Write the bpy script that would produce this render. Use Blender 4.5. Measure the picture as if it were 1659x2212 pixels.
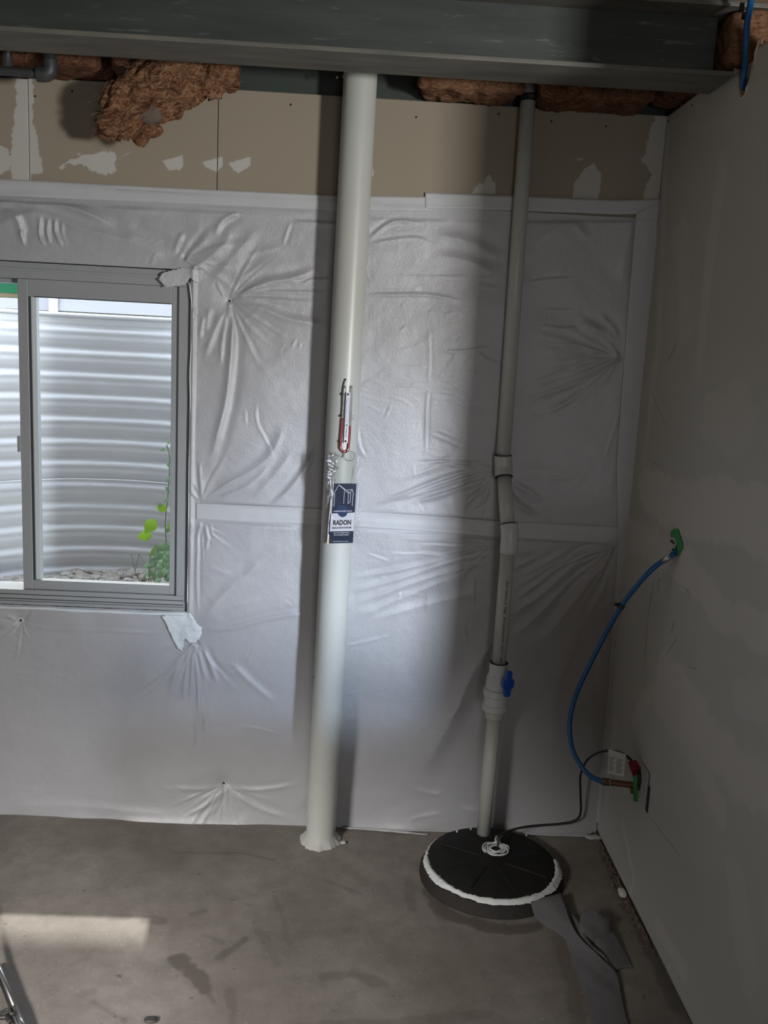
import bpy, bmesh, math, random
import numpy as np
from mathutils import Vector, Matrix, noise
random.seed(7)
S = bpy.context.scene
for o in list(bpy.data.objects): bpy.data.objects.remove(o)
COL = S.collection

# ------------------------------------------------------------------ camera
F_PX, PITCH, YAW, ROLL, CY, CZ = 1948.17, 0.176694, -0.035482, 0.050957, -3.11473, 1.75
XR = 0.975            # face of the right wall
ZT = 2.5536           # top of the drywall
cp, sp = math.cos(PITCH), math.sin(PITCH); cy_, sy_ = math.cos(YAW), math.sin(YAW)
FW = Vector((-sy_*cp, cy_*cp, -sp)); R0 = Vector((cy_, sy_, 0)); U0 = R0.cross(FW)
RR = R0*math.cos(ROLL) + U0*math.sin(ROLL); UU = U0*math.cos(ROLL) - R0*math.sin(ROLL)
CAMLOC = Vector((0, CY, CZ))
cd = bpy.data.cameras.new('camera'); cam = bpy.data.objects.new('camera', cd); COL.objects.link(cam)
m = Matrix((RR, UU, -FW)).transposed().to_4x4(); m.translation = CAMLOC
cam.matrix_world = m
cd.sensor_fit = 'VERTICAL'; cd.sensor_height = 24.0; cd.lens = F_PX/2212*24.0
cd.clip_start = 0.02; cd.clip_end = 200
S.camera = cam

# ------------------------------------------------------------------ world, sun, lamps, exposure
S.view_settings.view_transform = 'Standard'; S.view_settings.look = 'None'
S.view_settings.gamma = 1; S.view_settings.use_curve_mapping = False
S.view_settings.exposure = -0.12
S.cycles.use_denoising = True
S.cycles.max_bounces = 10; S.cycles.diffuse_bounces = 5; S.cycles.transparent_max_bounces = 12
S.cycles.sample_clamp_indirect = 4.0; S.cycles.caustics_reflective = False; S.cycles.caustics_refractive = False
w = bpy.data.worlds.new('sky'); S.world = w; w.use_nodes = True
nt = w.node_tree; bg = nt.nodes['Background']
sky = nt.nodes.new('ShaderNodeTexSky'); sky.sky_type = 'NISHITA'; sky.sun_disc = False
sky.sun_elevation = math.radians(55); sky.sun_rotation = math.radians(176); sky.air_density = 1.0; sky.dust_density = 1.2
hs = nt.nodes.new('ShaderNodeHueSaturation'); hs.inputs['Saturation'].default_value = .45
nt.links.new(sky.outputs[0], hs.inputs['Color']); nt.links.new(hs.outputs[0], bg.inputs[0]); bg.inputs[1].default_value = 3.3
def lamp(name, kind, loc, target, energy, color, **kw):
    l = bpy.data.lights.new(name, kind); l.energy = energy; l.color = color
    for k, v in kw.items(): setattr(l, k, v)
    o = bpy.data.objects.new(name, l); COL.objects.link(o); o.location = loc
    d = Vector(target)-Vector(loc); o.rotation_euler = d.to_track_quat('-Z', 'Y').to_euler()
    return o
# sun over the window well, direction (.07,-.6,-.87)
lamp('sun', 'SUN', (-1, 3, 5), (-1+.07, 3-.6, 5-.87), 6.5, (1.0, .93, .84), angle=math.radians(1.1))
# basement window daylight behind and right of the camera, plus two added fill lamps
lamp('rear_window_daylight', 'AREA', (2.21, -4.0, 1.62), (-0.3, 0, 1.45), 66, (1.0, .99, .965), shape='RECTANGLE', size=.30, size_y=.34, spread=math.radians(130))
lamp('rear_window_sky', 'AREA', (2.21, -4.0, 1.95), (.02, 0, .86), 3.6, (.62, .78, 1.0), shape='RECTANGLE', size=.30, size_y=.2, spread=math.radians(24))
lamp('rear_room_fill', 'AREA', (.8, -5.4, 1.25), (.1, 0, 1.4), 22, (.97, .985, 1.0), shape='RECTANGLE', size=1.0, size_y=.8)  # added fill lamp behind the camera, also feeds the gloss on the sheet
lamp('rear_left_fill', 'AREA', (-2.3, -4.6, 2.5), (-.85, -1.6, 0), 19, (1.0, .97, .93), shape='RECTANGLE', size=.7, size_y=.5, spread=math.radians(34))  # added fill lamp to brighten the floor at lower left
po = lamp('window_portal', 'AREA', (-1.16, .2, 1.38), (-1.16, -1, 1.38), 1, (1, 1, 1), shape='RECTANGLE', size=1.3, size_y=1.25)
po.data.cycles.is_portal = True

# ------------------------------------------------------------------ helpers
def ray(px, py): return RR*((px-829.5)/F_PX) - UU*((py-1106)/F_PX) + FW
def PY(px, py, y=0.0):
    d = ray(px, py); return CAMLOC + d*((y-CY)/d.y)
def PZ(px, py, z=0.0):
    d = ray(px, py); return CAMLOC + d*((z-CZ)/d.z)
def PX(px, py, x=XR):
    d = ray(px, py); return CAMLOC + d*(x/d.x)

def tag(o, label=None, cat=None, group=None, kind=None):
    if label: o['label'] = label
    if cat: o['category'] = cat
    if group: o['group'] = group
    if kind: o['kind'] = kind
    return o
def empty(name, loc, label=None, cat=None, group=None):
    o = bpy.data.objects.new(name, None); COL.objects.link(o); o.location = loc; o.empty_display_size = .05
    return tag(o, label, cat, group)
def link(o, parent=None):
    COL.objects.link(o)
    if parent is not None:
        o.parent = parent
        bpy.context.view_layer.update()
        o.matrix_parent_inverse = parent.matrix_world.inverted()
    return o
def mesh(name, verts, faces, mat, parent=None, smooth=False):
    me = bpy.data.meshes.new(name); me.from_pydata([tuple(v) for v in verts], [], faces); me.update()
    me.materials.append(mat)
    if smooth: me.polygons.foreach_set('use_smooth', [True]*len(me.polygons))
    return link(bpy.data.objects.new(name, me), parent)
def bm_obj(name, bm, mat, parent=None, smooth=False):
    me = bpy.data.meshes.new(name); bm.to_mesh(me); bm.free(); me.materials.append(mat)
    if smooth: me.polygons.foreach_set('use_smooth', [True]*len(me.polygons))
    return link(bpy.data.objects.new(name, me), parent)
def box(name, lo, hi, mat, parent=None, bev=0.0, rot=None):
    bm = bmesh.new(); bmesh.ops.create_cube(bm, size=1)
    lo, hi = Vector(lo), Vector(hi); c = (lo+hi)/2; s = hi-lo
    bmesh.ops.scale(bm, vec=s, verts=bm.verts)
    if bev > 0: bmesh.ops.bevel(bm, geom=bm.edges[:], offset=bev, segments=2, affect='EDGES', profile=.5)
    if rot: bmesh.ops.rotate(bm, cent=(0, 0, 0), matrix=rot, verts=bm.verts)
    bmesh.ops.translate(bm, vec=c, verts=bm.verts)
    return bm_obj(name, bm, mat, parent)
def spline(pts, n=8):
    P = [Vector(p) for p in pts]; out = []
    for i in range(len(P)-1):
        a = P[i-1] if i else P[0]*2-P[1]; b, c = P[i], P[i+1]; d = P[i+2] if i+2 < len(P) else P[-1]*2-P[-2]
        for k in range(n):
            t = k/n
            out.append(.5*((2*b)+(c-a)*t+(2*a-5*b+4*c-d)*t*t+(3*b-a-3*c+d)*t**3))
    return out+[P[-1]]
def tube_data(pts, r, seg=16, cap=True):
    P = [Vector(p) for p in pts]; n = len(P)
    rs = [r]*n if isinstance(r, (int, float)) else r
    T = [(P[min(i+1, n-1)]-P[max(i-1, 0)]).normalized() for i in range(n)]
    up = Vector((0, 0, 1)) if abs(T[0].z) < .9 else Vector((0, -1, 0))
    N = (up - T[0]*up.dot(T[0])).normalized(); V = []; Fc = []
    for i in range(n):
        if i: N = (N - T[i]*N.dot(T[i])).normalized()
        B = T[i].cross(N)
        for k in range(seg):
            a = 2*math.pi*k/seg; V.append(P[i]+(N*math.cos(a)+B*math.sin(a))*rs[i])
    for i in range(n-1):
        for k in range(seg):
            k2 = (k+1) % seg; Fc.append((i*seg+k, i*seg+k2, (i+1)*seg+k2, (i+1)*seg+k))
    if cap: Fc.append(tuple(range(seg-1, -1, -1))); Fc.append(tuple((n-1)*seg+k for k in range(seg)))
    return V, Fc
def tube(name, pts, r, mat, parent=None, seg=16, cap=True, sharp=True):
    V, Fc = tube_data(pts, r, seg, cap)
    o = mesh(name, V, Fc, mat, parent, True)
    if cap:
        o.data.polygons[-1].use_smooth = False; o.data.polygons[-2].use_smooth = False
    return o
def lathe(name, prof, a, b, mat, parent=None, seg=40):
    """profile of (t along a->b in metres, radius); sharp steps get doubled rings"""
    a, b = Vector(a), Vector(b); d = (b-a).normalized(); pts = []; rs = []
    for t, r in prof: pts.append(a+d*t); rs.append(max(r, 1e-4))
    up = Vector((0, 0, 1)) if abs(d.z) < .9 else Vector((0, -1, 0))
    N = (up-d*up.dot(d)).normalized(); B = d.cross(N); V = []; Fc = []; fl = []
    for i in range(len(pts)):
        for k in range(seg):
            an = 2*math.pi*k/seg; V.append(pts[i]+(N*math.cos(an)+B*math.sin(an))*rs[i])
    for i in range(len(pts)-1):
        for k in range(seg):
            k2 = (k+1) % seg; Fc.append((i*seg+k, i*seg+k2, (i+1)*seg+k2, (i+1)*seg+k))
    Fc.append(tuple(range(seg-1, -1, -1))); Fc.append(tuple((len(pts)-1)*seg+k for k in range(seg)))
    o = mesh(name, V, Fc, mat, parent, True)
    me = o.data
    try: me.set_sharp_from_angle(angle=math.radians(35))
    except Exception: pass
    return o
def gridmesh(name, X, Y, Z, mat, parent=None, smooth=True, keep=None, solid=0):
    """X,Y,Z are (n,m) arrays; keep is an (n-1,m-1) mask of faces"""
    n, m_ = X.shape
    co = np.stack([X, Y, Z], -1).reshape(-1, 3)
    idx = np.arange(n*m_).reshape(n, m_)
    f = np.stack([idx[:-1, :-1], idx[:-1, 1:], idx[1:, 1:], idx[1:, :-1]], -1)
    f = f.reshape(-1, 4) if keep is None else f[keep]
    me = bpy.data.meshes.new(name)
    me.vertices.add(len(co)); me.vertices.foreach_set('co', co.ravel().astype(np.float32))
    me.loops.add(f.size); me.loops.foreach_set('vertex_index', f.ravel().astype(np.int32))
    me.polygons.add(len(f)); me.polygons.foreach_set('loop_start', np.arange(0, f.size, 4, dtype=np.int32))
    me.update(calc_edges=True)
    if smooth: me.polygons.foreach_set('use_smooth', np.ones(len(f), dtype=bool))
    me.materials.append(mat)
    o = link(bpy.data.objects.new(name, me), parent)
    if solid:
        md = o.modifiers.new('thickness', 'SOLIDIFY'); md.thickness = solid; md.offset = 0
    return o
def attr(o, name, arr):
    a = o.data.attributes.new(name, 'FLOAT', 'POINT'); a.data.foreach_set('value', arr.ravel().astype(np.float32))
def smooth01(x): x = np.clip(x, 0, 1); return x*x*(3-2*x)
def vnoise(X, Z, scale, seed=0):
    """value noise on arrays"""
    rng = np.random.RandomState(seed); T = rng.rand(256, 256)
    x = X/scale+1000; z = Z/scale+1000; xi = np.floor(x).astype(int); zi = np.floor(z).astype(int)
    fx = smooth01(x-xi); fz = smooth01(z-zi)
    g = lambda i, j: T[i % 256, j % 256]
    return ((g(xi, zi)*(1-fx)+g(xi+1, zi)*fx)*(1-fz)+(g(xi, zi+1)*(1-fx)+g(xi+1, zi+1)*fx)*fz)*2-1
def poly_dist(A, B, pts):
    """distance, signed side and 0..1 position along a polyline, for points (A,B)"""
    best = np.full(A.shape, 1e9); side = np.zeros(A.shape); tt = np.zeros(A.shape)
    L = [0]
    for i in range(len(pts)-1): L.append(L[-1]+math.dist(pts[i], pts[i+1]))
    for i in range(len(pts)-1):
        ax, az = pts[i]; bx, bz = pts[i+1]; dx, dz = bx-ax, bz-az; l2 = dx*dx+dz*dz+1e-12
        t = np.clip(((A-ax)*dx+(B-az)*dz)/l2, 0, 1); qx = A-(ax+t*dx); qz = B-(az+t*dz); d = np.hypot(qx, qz)
        m_ = d < best; best = np.where(m_, d, best)
        side = np.where(m_, np.sign(dx*qz-dz*qx), side); tt = np.where(m_, (L[i]+t*(L[i+1]-L[i]))/L[-1], tt)
    return best, side, tt
def text(name, s, size, origin, ux, uy, mat, parent, width=None, depth=0.0003, align='CENTER', wrap=None, bold=.02):
    """flat lettering as mesh; wrap=(axis point fn) bends letters onto a pipe"""
    c = bpy.data.curves.new(name, 'FONT'); c.body = s; c.size = size; c.align_x = align; c.align_y = 'CENTER'; c.extrude = depth; c.resolution_u = 2; c.offset = size*bold
    t = bpy.data.objects.new(name, c); COL.objects.link(t)
    dg = bpy.context.evaluated_depsgraph_get(); me = bpy.data.meshes.new_from_object(t.evaluated_get(dg)); bpy.data.objects.remove(t)
    xs = [v.co.x for v in me.vertices]
    k = width/(max(xs)-min(xs)) if width else 1
    ux, uy = Vector(ux).normalized(), Vector(uy).normalized(); un = ux.cross(uy)
    for v in me.vertices:
        p = Vector(origin)+ux*v.co.x*k+uy*v.co.y+un*v.co.z
        if wrap: p = wrap(p, v.co.z)
        v.co = p
    me.materials.clear(); me.materials.append(mat); me.name = name
    return link(bpy.data.objects.new(name, me), parent)

# ------------------------------------------------------------------ materials
class NG:
    def __init__(s, name):
        s.m = bpy.data.materials.new(name); s.m.use_nodes = True; s.t = s.m.node_tree
        s.b = s.t.nodes['Principled BSDF']; s.co = s.n('ShaderNodeTexCoord').outputs['Object']
    def n(s, k, **kw):
        nd = s.t.nodes.new(k)
        for a, v in kw.items(): setattr(nd, a, v)
        return nd
    def l(s, a, b): s.t.links.new(a, b)
    def noise(s, scale, detail=4, rough=.55, vec=None, dist=0):
        nd = s.n('ShaderNodeTexNoise'); nd.inputs['Scale'].default_value = scale; nd.inputs['Detail'].default_value = detail
        nd.inputs['Roughness'].default_value = rough; nd.inputs['Distortion'].default_value = dist
        s.l(vec or s.co, nd.inputs['Vector']); return nd.outputs[0]
    def mapv(s, sc):
        nd = s.n('ShaderNodeMapping'); nd.inputs['Scale'].default_value = sc; s.l(s.co, nd.inputs['Vector']); return nd.outputs[0]
    def ramp(s, fac, stops):
        r = s.n('ShaderNodeValToRGB'); e = r.color_ramp.elements
        while len(e) < len(stops): e.new(.5)
        for i, (p, c) in enumerate(stops):
            e[i].position = p; e[i].color = (c, c, c, 1) if isinstance(c, (int, float)) else (*c, 1)
        s.l(fac, r.inputs[0]); return r.outputs[0]
    def mix(s, fac, a, b):
        nd = s.n('ShaderNodeMix', data_type='RGBA')
        for sock, v in ((nd.inputs[0], fac), (nd.inputs[6], a), (nd.inputs[7], b)):
            if hasattr(v, 'is_output'): s.l(v, sock)
            elif isinstance(v, (int, float)): sock.default_value = v
            else: sock.default_value = (*v, 1)
        return nd.outputs[2]
    def bump(s, h, strength, dist, prev=None):
        nd = s.n('ShaderNodeBump'); nd.inputs['Strength'].default_value = strength; nd.inputs['Distance'].default_value = dist
        s.l(h, nd.inputs['Height'])
        if prev is not None: s.l(prev, nd.inputs['Normal'])
        s.l(nd.outputs[0], s.b.inputs['Normal']); return nd.outputs[0]
    def col(s, v):
        if hasattr(v, 'is_output'): s.l(v, s.b.inputs['Base Color'])
        else: s.b.inputs['Base Color'].default_value = (*v, 1)
    def attr(s, name):
        return s.n('ShaderNodeAttribute', attribute_name=name).outputs['Fac']
    def set(s, **kw):
        for k, v in kw.items(): s.b.inputs[k.replace('_', ' ')].default_value = v
        return s
def plain(name, c, rough=.5, metal=0, var=.12, scale=30, bump=0, spec=.5):
    g = NG(name); n_ = g.noise(scale, 5)
    g.col(g.mix(n_, tuple(x*(1-var) for x in c), tuple(min(1, x*(1+var)) for x in c)))
    g.set(Roughness=rough, Metallic=metal, Specular_IOR_Level=spec)
    if bump: g.bump(g.noise(scale*4, 6), bump, .004)
    return g.m
M = {}
# vapour barrier
g = NG('white_poly_sheet')
g.col(g.mix(g.noise(9, 5), (.365, .365, .385), (.425, .425, .445))); g.set(Roughness=.37, Specular_IOR_Level=1.0)
b1 = g.bump(g.noise(110, 7, .68), .55, .0028)
br = g.n('ShaderNodeTexBrick'); g.l(g.mapv((1, 1, 1)), br.inputs['Vector'])
wv = g.n('ShaderNodeTexWave', wave_type='BANDS', bands_direction='X'); wv.inputs['Scale'].default_value = 55; wv.inputs['Distortion'].default_value = 3; wv.inputs['Detail'].default_value = 2
g.l(g.co, wv.inputs['Vector'])
wv2 = g.n('ShaderNodeTexWave', wave_type='BANDS', bands_direction='Z'); wv2.inputs['Scale'].default_value = 75; wv2.inputs['Distortion'].default_value = 3; wv2.inputs['Detail'].default_value = 2
g.l(g.co, wv2.inputs['Vector'])
mm = g.n('ShaderNodeMath', operation='MULTIPLY'); g.l(wv.outputs['Fac'], mm.inputs[0]); g.l(wv2.outputs['Fac'], mm.inputs[1])
g.bump(mm.outputs[0], .10, .0012, b1)
g.t.nodes.remove(br); M['sheet'] = g.m
g = NG('white_seam_tape'); g.col(g.mix(g.noise(20, 4), (.47, .475, .495), (.53, .535, .55))); g.set(Roughness=.42); g.bump(g.noise(180, 4), .12, .001); M['tape'] = g.m
g = NG('silver_patch_tape'); g.col(g.mix(g.noise(20, 4), (.60, .65, .68), (.68, .72, .74))); g.set(Roughness=.4); g.bump(g.noise(60, 4), .2, .003); M['patch'] = g.m
# drywall paper with a mud attribute
def drywall(name, base, base2, mud):
    g = NG(name); a = g.attr('mud')
    n1 = g.noise(3, 6); c = g.mix(n1, base, base2)
    c = g.mix(g.ramp(g.noise(240, 3), [(.45, 0.0), (.8, .18)]), c, tuple(x*.75 for x in base))
    c = g.mix(a, c, g.mix(g.noise(7, 5), tuple(x*.93 for x in mud), mud))
    g.col(c); g.set(Roughness=.85, Specular_IOR_Level=.25); g.bump(g.noise(160, 5), .12, .001); return g.m
M['drywall'] = drywall('tan_drywall_paper', (.285, .245, .185), (.325, .282, .22), (.50, .485, .45))
M['drywall_r'] = drywall('grey_drywall_paper', (.50, .495, .46), (.54, .53, .50), (.64, .61, .58))
M['mud'] = plain('joint_compound', (.62, .61, .58), .8, var=.05, bump=.15)
M['scuff'] = plain('grey_scuff', (.16, .15, .14), .9)
M['gypsum'] = plain('torn_gypsum_edge', (.58, .50, .44), .95, var=.15, scale=60, bump=.4)
g = NG('dark_hole'); g.col((.02, .018, .016)); g.set(Roughness=.9); M['dark'] = g.m
# concrete floor
g = NG('concrete_floor'); st = g.attr('stain_shade')
n1 = g.noise(2.2, 8, .62); n2 = g.noise(14, 8, .65); n3 = g.noise(90, 4)
c = g.mix(g.ramp(n1, [(.35, 0.0), (.65, 1.0)]), (.145, .124, .105), (.235, .212, .188))
c = g.mix(g.ramp(n2, [(.42, 0.0), (.68, .55)]), c, (.115, .098, .084))
c = g.mix(g.ramp(n3, [(.60, 0.0), (.76, .5)]), c, (.33, .315, .29))
c = g.mix(g.ramp(g.noise(38, 3, .5), [(.27, .7), (.32, 0.0)]), c, (.06, .05, .045))
c = g.mix(st, c, (.085, .070, .060))
g.col(c); g.set(Roughness=.62, Specular_IOR_Level=.4)
g.l(g.ramp(n1, [(.3, .48), (.7, .7)]), g.b.inputs['Roughness'])
b1 = g.bump(n3, .25, .0015); g.bump(n2, .25, .004, b1); M['floor'] = g.m
M['concrete'] = plain('poured_concrete', (.33, .32, .30), .9, scale=6, bump=.3)
M['room'] = plain('basement_wall_paint', (.42, .41, .39), .9, scale=3)
M['wood'] = plain('joist_wood', (.30, .22, .14), .8, scale=12, var=.25, bump=.2)
M['osb'] = plain('subfloor_board', (.22, .17, .12), .85, scale=20, var=.3)
g = NG('painted_steel'); n_ = g.noise(3, 7, .6, g.mapv((1, 3, 8)))
c = g.mix(g.ramp(n_, [(.4, 0.0), (.7, 1.0)]), (.038, .046, .042), (.058, .066, .060))
c = g.mix(g.ramp(g.noise(22, 6, .7, g.mapv((.35, 1, 3))), [(.60, 0.0), (.72, .5)]), c, (.24, .25, .24))
g.col(c); g.set(Roughness=.55, Metallic=.15); g.bump(g.noise(60, 5), .15, .002); M['steel'] = g.m
g = NG('dusty_steel_flange'); c = g.mix(g.ramp(g.noise(12, 6, .6, g.mapv((.3, 2, 2))), [(.35, 0.0), (.7, 1.0)]), (.085, .088, .08), (.18, .165, .14))
g.col(c); g.set(Roughness=.6, Metallic=.1); g.bump(g.noise(60, 5), .2, .002); M['flange'] = g.m
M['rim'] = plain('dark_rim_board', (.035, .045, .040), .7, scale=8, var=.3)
M['black_pipe'] = plain('black_iron', (.06, .065, .065), .5, metal=.4, scale=50)
# insulation
def fibre(name, c1, c2, c3, folds=False):
    g = NG(name)
    n1 = g.noise(9, 9, .70, None, 1.6)
    mp = g.n('ShaderNodeMapping'); mp.inputs['Rotation'].default_value = (0, -.75, .3) if folds else (.2, .4, 0); mp.inputs['Scale'].default_value = (.16, 1, 1) if folds else (.4, 1, 1)
    g.l(g.co, mp.inputs['Vector']); n2 = g.noise(95, 9, .74, mp.outputs[0], 1.4)
    n0 = g.noise(26, 5, .6, mp.outputs[0] if False else None, 2.2); c = g.mix(g.ramp(n1, [(.36, 0.0), (.60, 1.0)]), c1, c2)
    c = g.mix(g.ramp(n0, [(.52, 0.0), (.66, .7)]), c, c3)
    c = g.mix(g.ramp(n2, [(.47, 0.0), (.66, .9)]), c, c3)
    c = g.mix(g.ramp(n2, [(.36, .85), (.46, 0.0)]), c, tuple(x*.35 for x in c1))
    g.col(c); g.set(Roughness=1.0, Specular_IOR_Level=.1)
    b1 = g.bump(n2, 1.0, .010); g.bump(g.noise(150, 6, .7, None, 2), .8, .006, b1); return g.m
M['insul'] = fibre('brown_glass_wool', (.13, .050, .030), (.26, .115, .066), (.40, .22, .135))
M['insul_pale'] = fibre('pale_brown_glass_wool', (.20, .085, .045), (.34, .17, .095), (.46, .27, .16))
M['insul_fold'] = fibre('folded_brown_glass_wool', (.12, .046, .024), (.31, .145, .075), (.62, .36, .21), True)  # dark crevices and light ridges of the folds are painted as colour noise
M['strand'] = plain('glass_wool_strands', (.50, .28, .16), 1, scale=40, var=.3, spec=.1)
M['kraft'] = plain('grey_wool_facing', (.115, .085, .072), .9, scale=30, var=.3, bump=.3)
# plastics
g = NG('white_pvc'); g.col(g.mix(g.noise(6, 5), (.45, .46, .432), (.51, .515, .485))); g.set(Roughness=.36, Specular_IOR_Level=.45); g.bump(g.noise(12, 3), .02, .004); M['pvc'] = g.m
g = NG('bright_pvc_fitting'); g.col(g.mix(g.noise(9, 5), (.52, .54, .54), (.58, .595, .59))); g.set(Roughness=.32); M['fitting'] = g.m
M['caulk'] = plain('white_sealant', (.62, .64, .64), .5, scale=60, var=.1, bump=.3)
M['caulk_grey'] = plain('grey_sealant', (.42, .42, .40), .6, scale=60, var=.15, bump=.4)
g = NG('black_moulded_plastic'); g.col(g.mix(g.noise(30, 6), (.008, .008, .008), (.020, .019, .018))); g.set(Roughness=.62, Specular_IOR_Level=.18); g.bump(g.noise(90, 5), .25, .002); M['black'] = g.m
M['basin'] = plain('dirty_black_basin', (.016, .013, .011), .8, scale=25, var=.5, bump=.5)
M['rubber'] = plain('black_rubber', (.018, .018, .018), .45, scale=60)
M['blue'] = plain('blue_pex', (.004, .105, .31), .35, scale=30, var=.08)
M['blue_handle'] = plain('blue_handle', (.005, .075, .42), .35, scale=30, var=.08)
M['clampm'] = plain('dark_band_metal', (.05, .055, .06), .35, metal=.6)
M['ink'] = plain('black_ink', (.02, .02, .022), .6)
M['copper'] = plain('aged_copper', (.16, .062, .042), .45, metal=.45, scale=60, var=.3)
M['brass'] = plain('tarnished_brass', (.12, .095, .065), .45, metal=.5, scale=60, var=.3)
M['green'] = plain('green_masking_tape', (.035, .30, .075), .6, scale=40)
M['red'] = plain('red_tape', (.26, .008, .014), .5, scale=40)
M['tagm'] = plain('white_paper_tag', (.62, .65, .63), .6, scale=60, var=.05)
M['grey_print'] = plain('grey_print', (.30, .32, .31), .7, scale=200, var=.3)
M['outlet'] = plain('white_outlet_plastic', (.40, .41, .41), .4, var=.04)
M['zip'] = plain('black_zip_tie', (.012, .012, .014), .4)
M['navy'] = plain('navy_print', (.012, .022, .055), .35, scale=60, var=.1)
M['navy2'] = plain('blue_print', (.02, .045, .13), .35, scale=60, var=.1)
M['whitep'] = plain('white_print_glint', (.68, .68, .76), .4, var=.03)  # also colours the painted highlights on the bag film
M['creamp'] = plain('cream_print', (.62, .55, .36), .5, var=.03)
M['page'] = plain('paper_pages', (.50, .50, .50), .6, var=.05)
M['redfluid'] = plain('red_fluid', (.42, .008, .012), .15, var=.05)
M['chrome'] = plain('chrome_tube', (.55, .55, .56), .22, metal=.95, var=.05)
M['darkmetal'] = plain('dark_metal', (.04, .038, .035), .5, metal=.3)
M['fabric'] = plain('grey_filter_fabric', (.125, .122, .125), .95, scale=120, var=.2, bump=.5)
g = NG('window_vinyl'); g.col(g.mix(g.noise(6, 5), (.29, .305, .315), (.34, .352, .36))); g.set(Roughness=.4); M['vinyl'] = g.m
M['weather'] = plain('light_glazing_strip', (.60, .64, .66), .35, var=.05)
M['gasket'] = plain('dark_gasket', (.035, .037, .042), .6)
M['grime'] = plain('dark_sill_foam', (.05, .05, .05), .9, scale=80, var=.5, bump=.5)
def clear(name, tint, trans, rough=.02):
    m_ = bpy.data.materials.new(name); m_.use_nodes = True; t = m_.node_tree; t.nodes.clear()
    o = t.nodes.new('ShaderNodeOutputMaterial'); a = t.nodes.new('ShaderNodeBsdfTransparent'); a.inputs[0].default_value = (*tint, 1)
    b = t.nodes.new('ShaderNodeBsdfGlossy'); b.inputs['Roughness'].default_value = rough
    lw = t.nodes.new('ShaderNodeLayerWeight'); lw.inputs[0].default_value = .5
    f = t.nodes.new('ShaderNodeMath'); f.operation = 'POWER'; f.inputs[1].default_value = 5; t.links.new(lw.outputs['Facing'], f.inputs[0])
    mu = t.nodes.new('ShaderNodeMath'); mu.operation = 'MULTIPLY_ADD'; mu.inputs[1].default_value = .9; mu.inputs[2].default_value = trans+.03
    mx = t.nodes.new('ShaderNodeMixShader'); t.links.new(f.outputs[0], mu.inputs[0]); t.links.new(mu.outputs[0], mx.inputs[0])
    t.links.new(a.outputs[0], mx.inputs[1]); t.links.new(b.outputs[0], mx.inputs[2]); t.links.new(mx.outputs[0], o.inputs[0]); return m_
M['glass'] = clear('window_glass', (.94, .96, .96), 0.0)
M['bag'] = clear('clear_bag_film', (.93, .94, .93), .04, .12)
M['crumple'] = clear('crumpled_film', (.9, .92, .92), .42, .22)
M['tubep'] = clear('clear_tube', (.78, .78, .77), .06, .1)
# outdoors
g = NG('galvanised_steel'); g.col(g.mix(g.noise(5, 5, .6, g.mapv((1, 1, 4))), (.66, .655, .665), (.80, .795, .80))); g.set(Roughness=.55, Metallic=.12); M['galv'] = g.m
g = NG('gravel_soil'); g.col(g.mix(g.ramp(g.noise(35, 8, .7), [(.35, 0.0), (.65, 1.0)]), (.30, .26, .21), (.66, .62, .56))); g.set(Roughness=1); g.bump(g.noise(60, 6), .8, .01); M['soil'] = g.m
M['dirt'] = plain('dark_wall_dirt', (.13, .10, .08), .95, scale=60, var=.6)
M['stone'] = plain('well_stone', (.55, .51, .46), .9, scale=40, var=.35, bump=.4)
M['siding'] = plain('pale_lap_siding', (.125, .125, .15), .7, scale=14, var=.05)
M['sidingtrim'] = plain('white_corner_trim', (.19, .19, .215), .6, var=.03)
M['grass'] = plain('lawn_soil', (.14, .20, .07), 1, scale=20, var=.4)
def leafm(name, c):
    g = NG(name); g.col(g.mix(g.noise(30, 4), tuple(x*.8 for x in c), tuple(min(1, x*1.2) for x in c))); g.set(Roughness=.5)
    tr = g.n('ShaderNodeBsdfTranslucent'); tr.inputs[0].default_value = (*c, 1); mx = g.n('ShaderNodeMixShader'); mx.inputs[0].default_value = .45
    o = g.t.nodes['Material Output']; g.l(g.b.outputs[0], mx.inputs[1]); g.l(tr.outputs[0], mx.inputs[2]); g.l(mx.outputs[0], o.inputs[0]); return g.m
M['leaf_sunlit'] = leafm('sunlit_leaf', (.42, .72, .06)); M['leaf'] = leafm('dull_leaf', (.32, .48, .28)); M['stem'] = plain('plant_stem', (.20, .28, .12), .8)  # the sunlit look of the brighter leaves is put into their colour
M['greenboard'] = plain('green_board', (.02, .22, .10), .6); M['tanboard'] = plain('tan_board', (.38, .30, .20), .8, scale=20, var=.2)

def st(o): o['kind'] = 'structure'; return o
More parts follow.
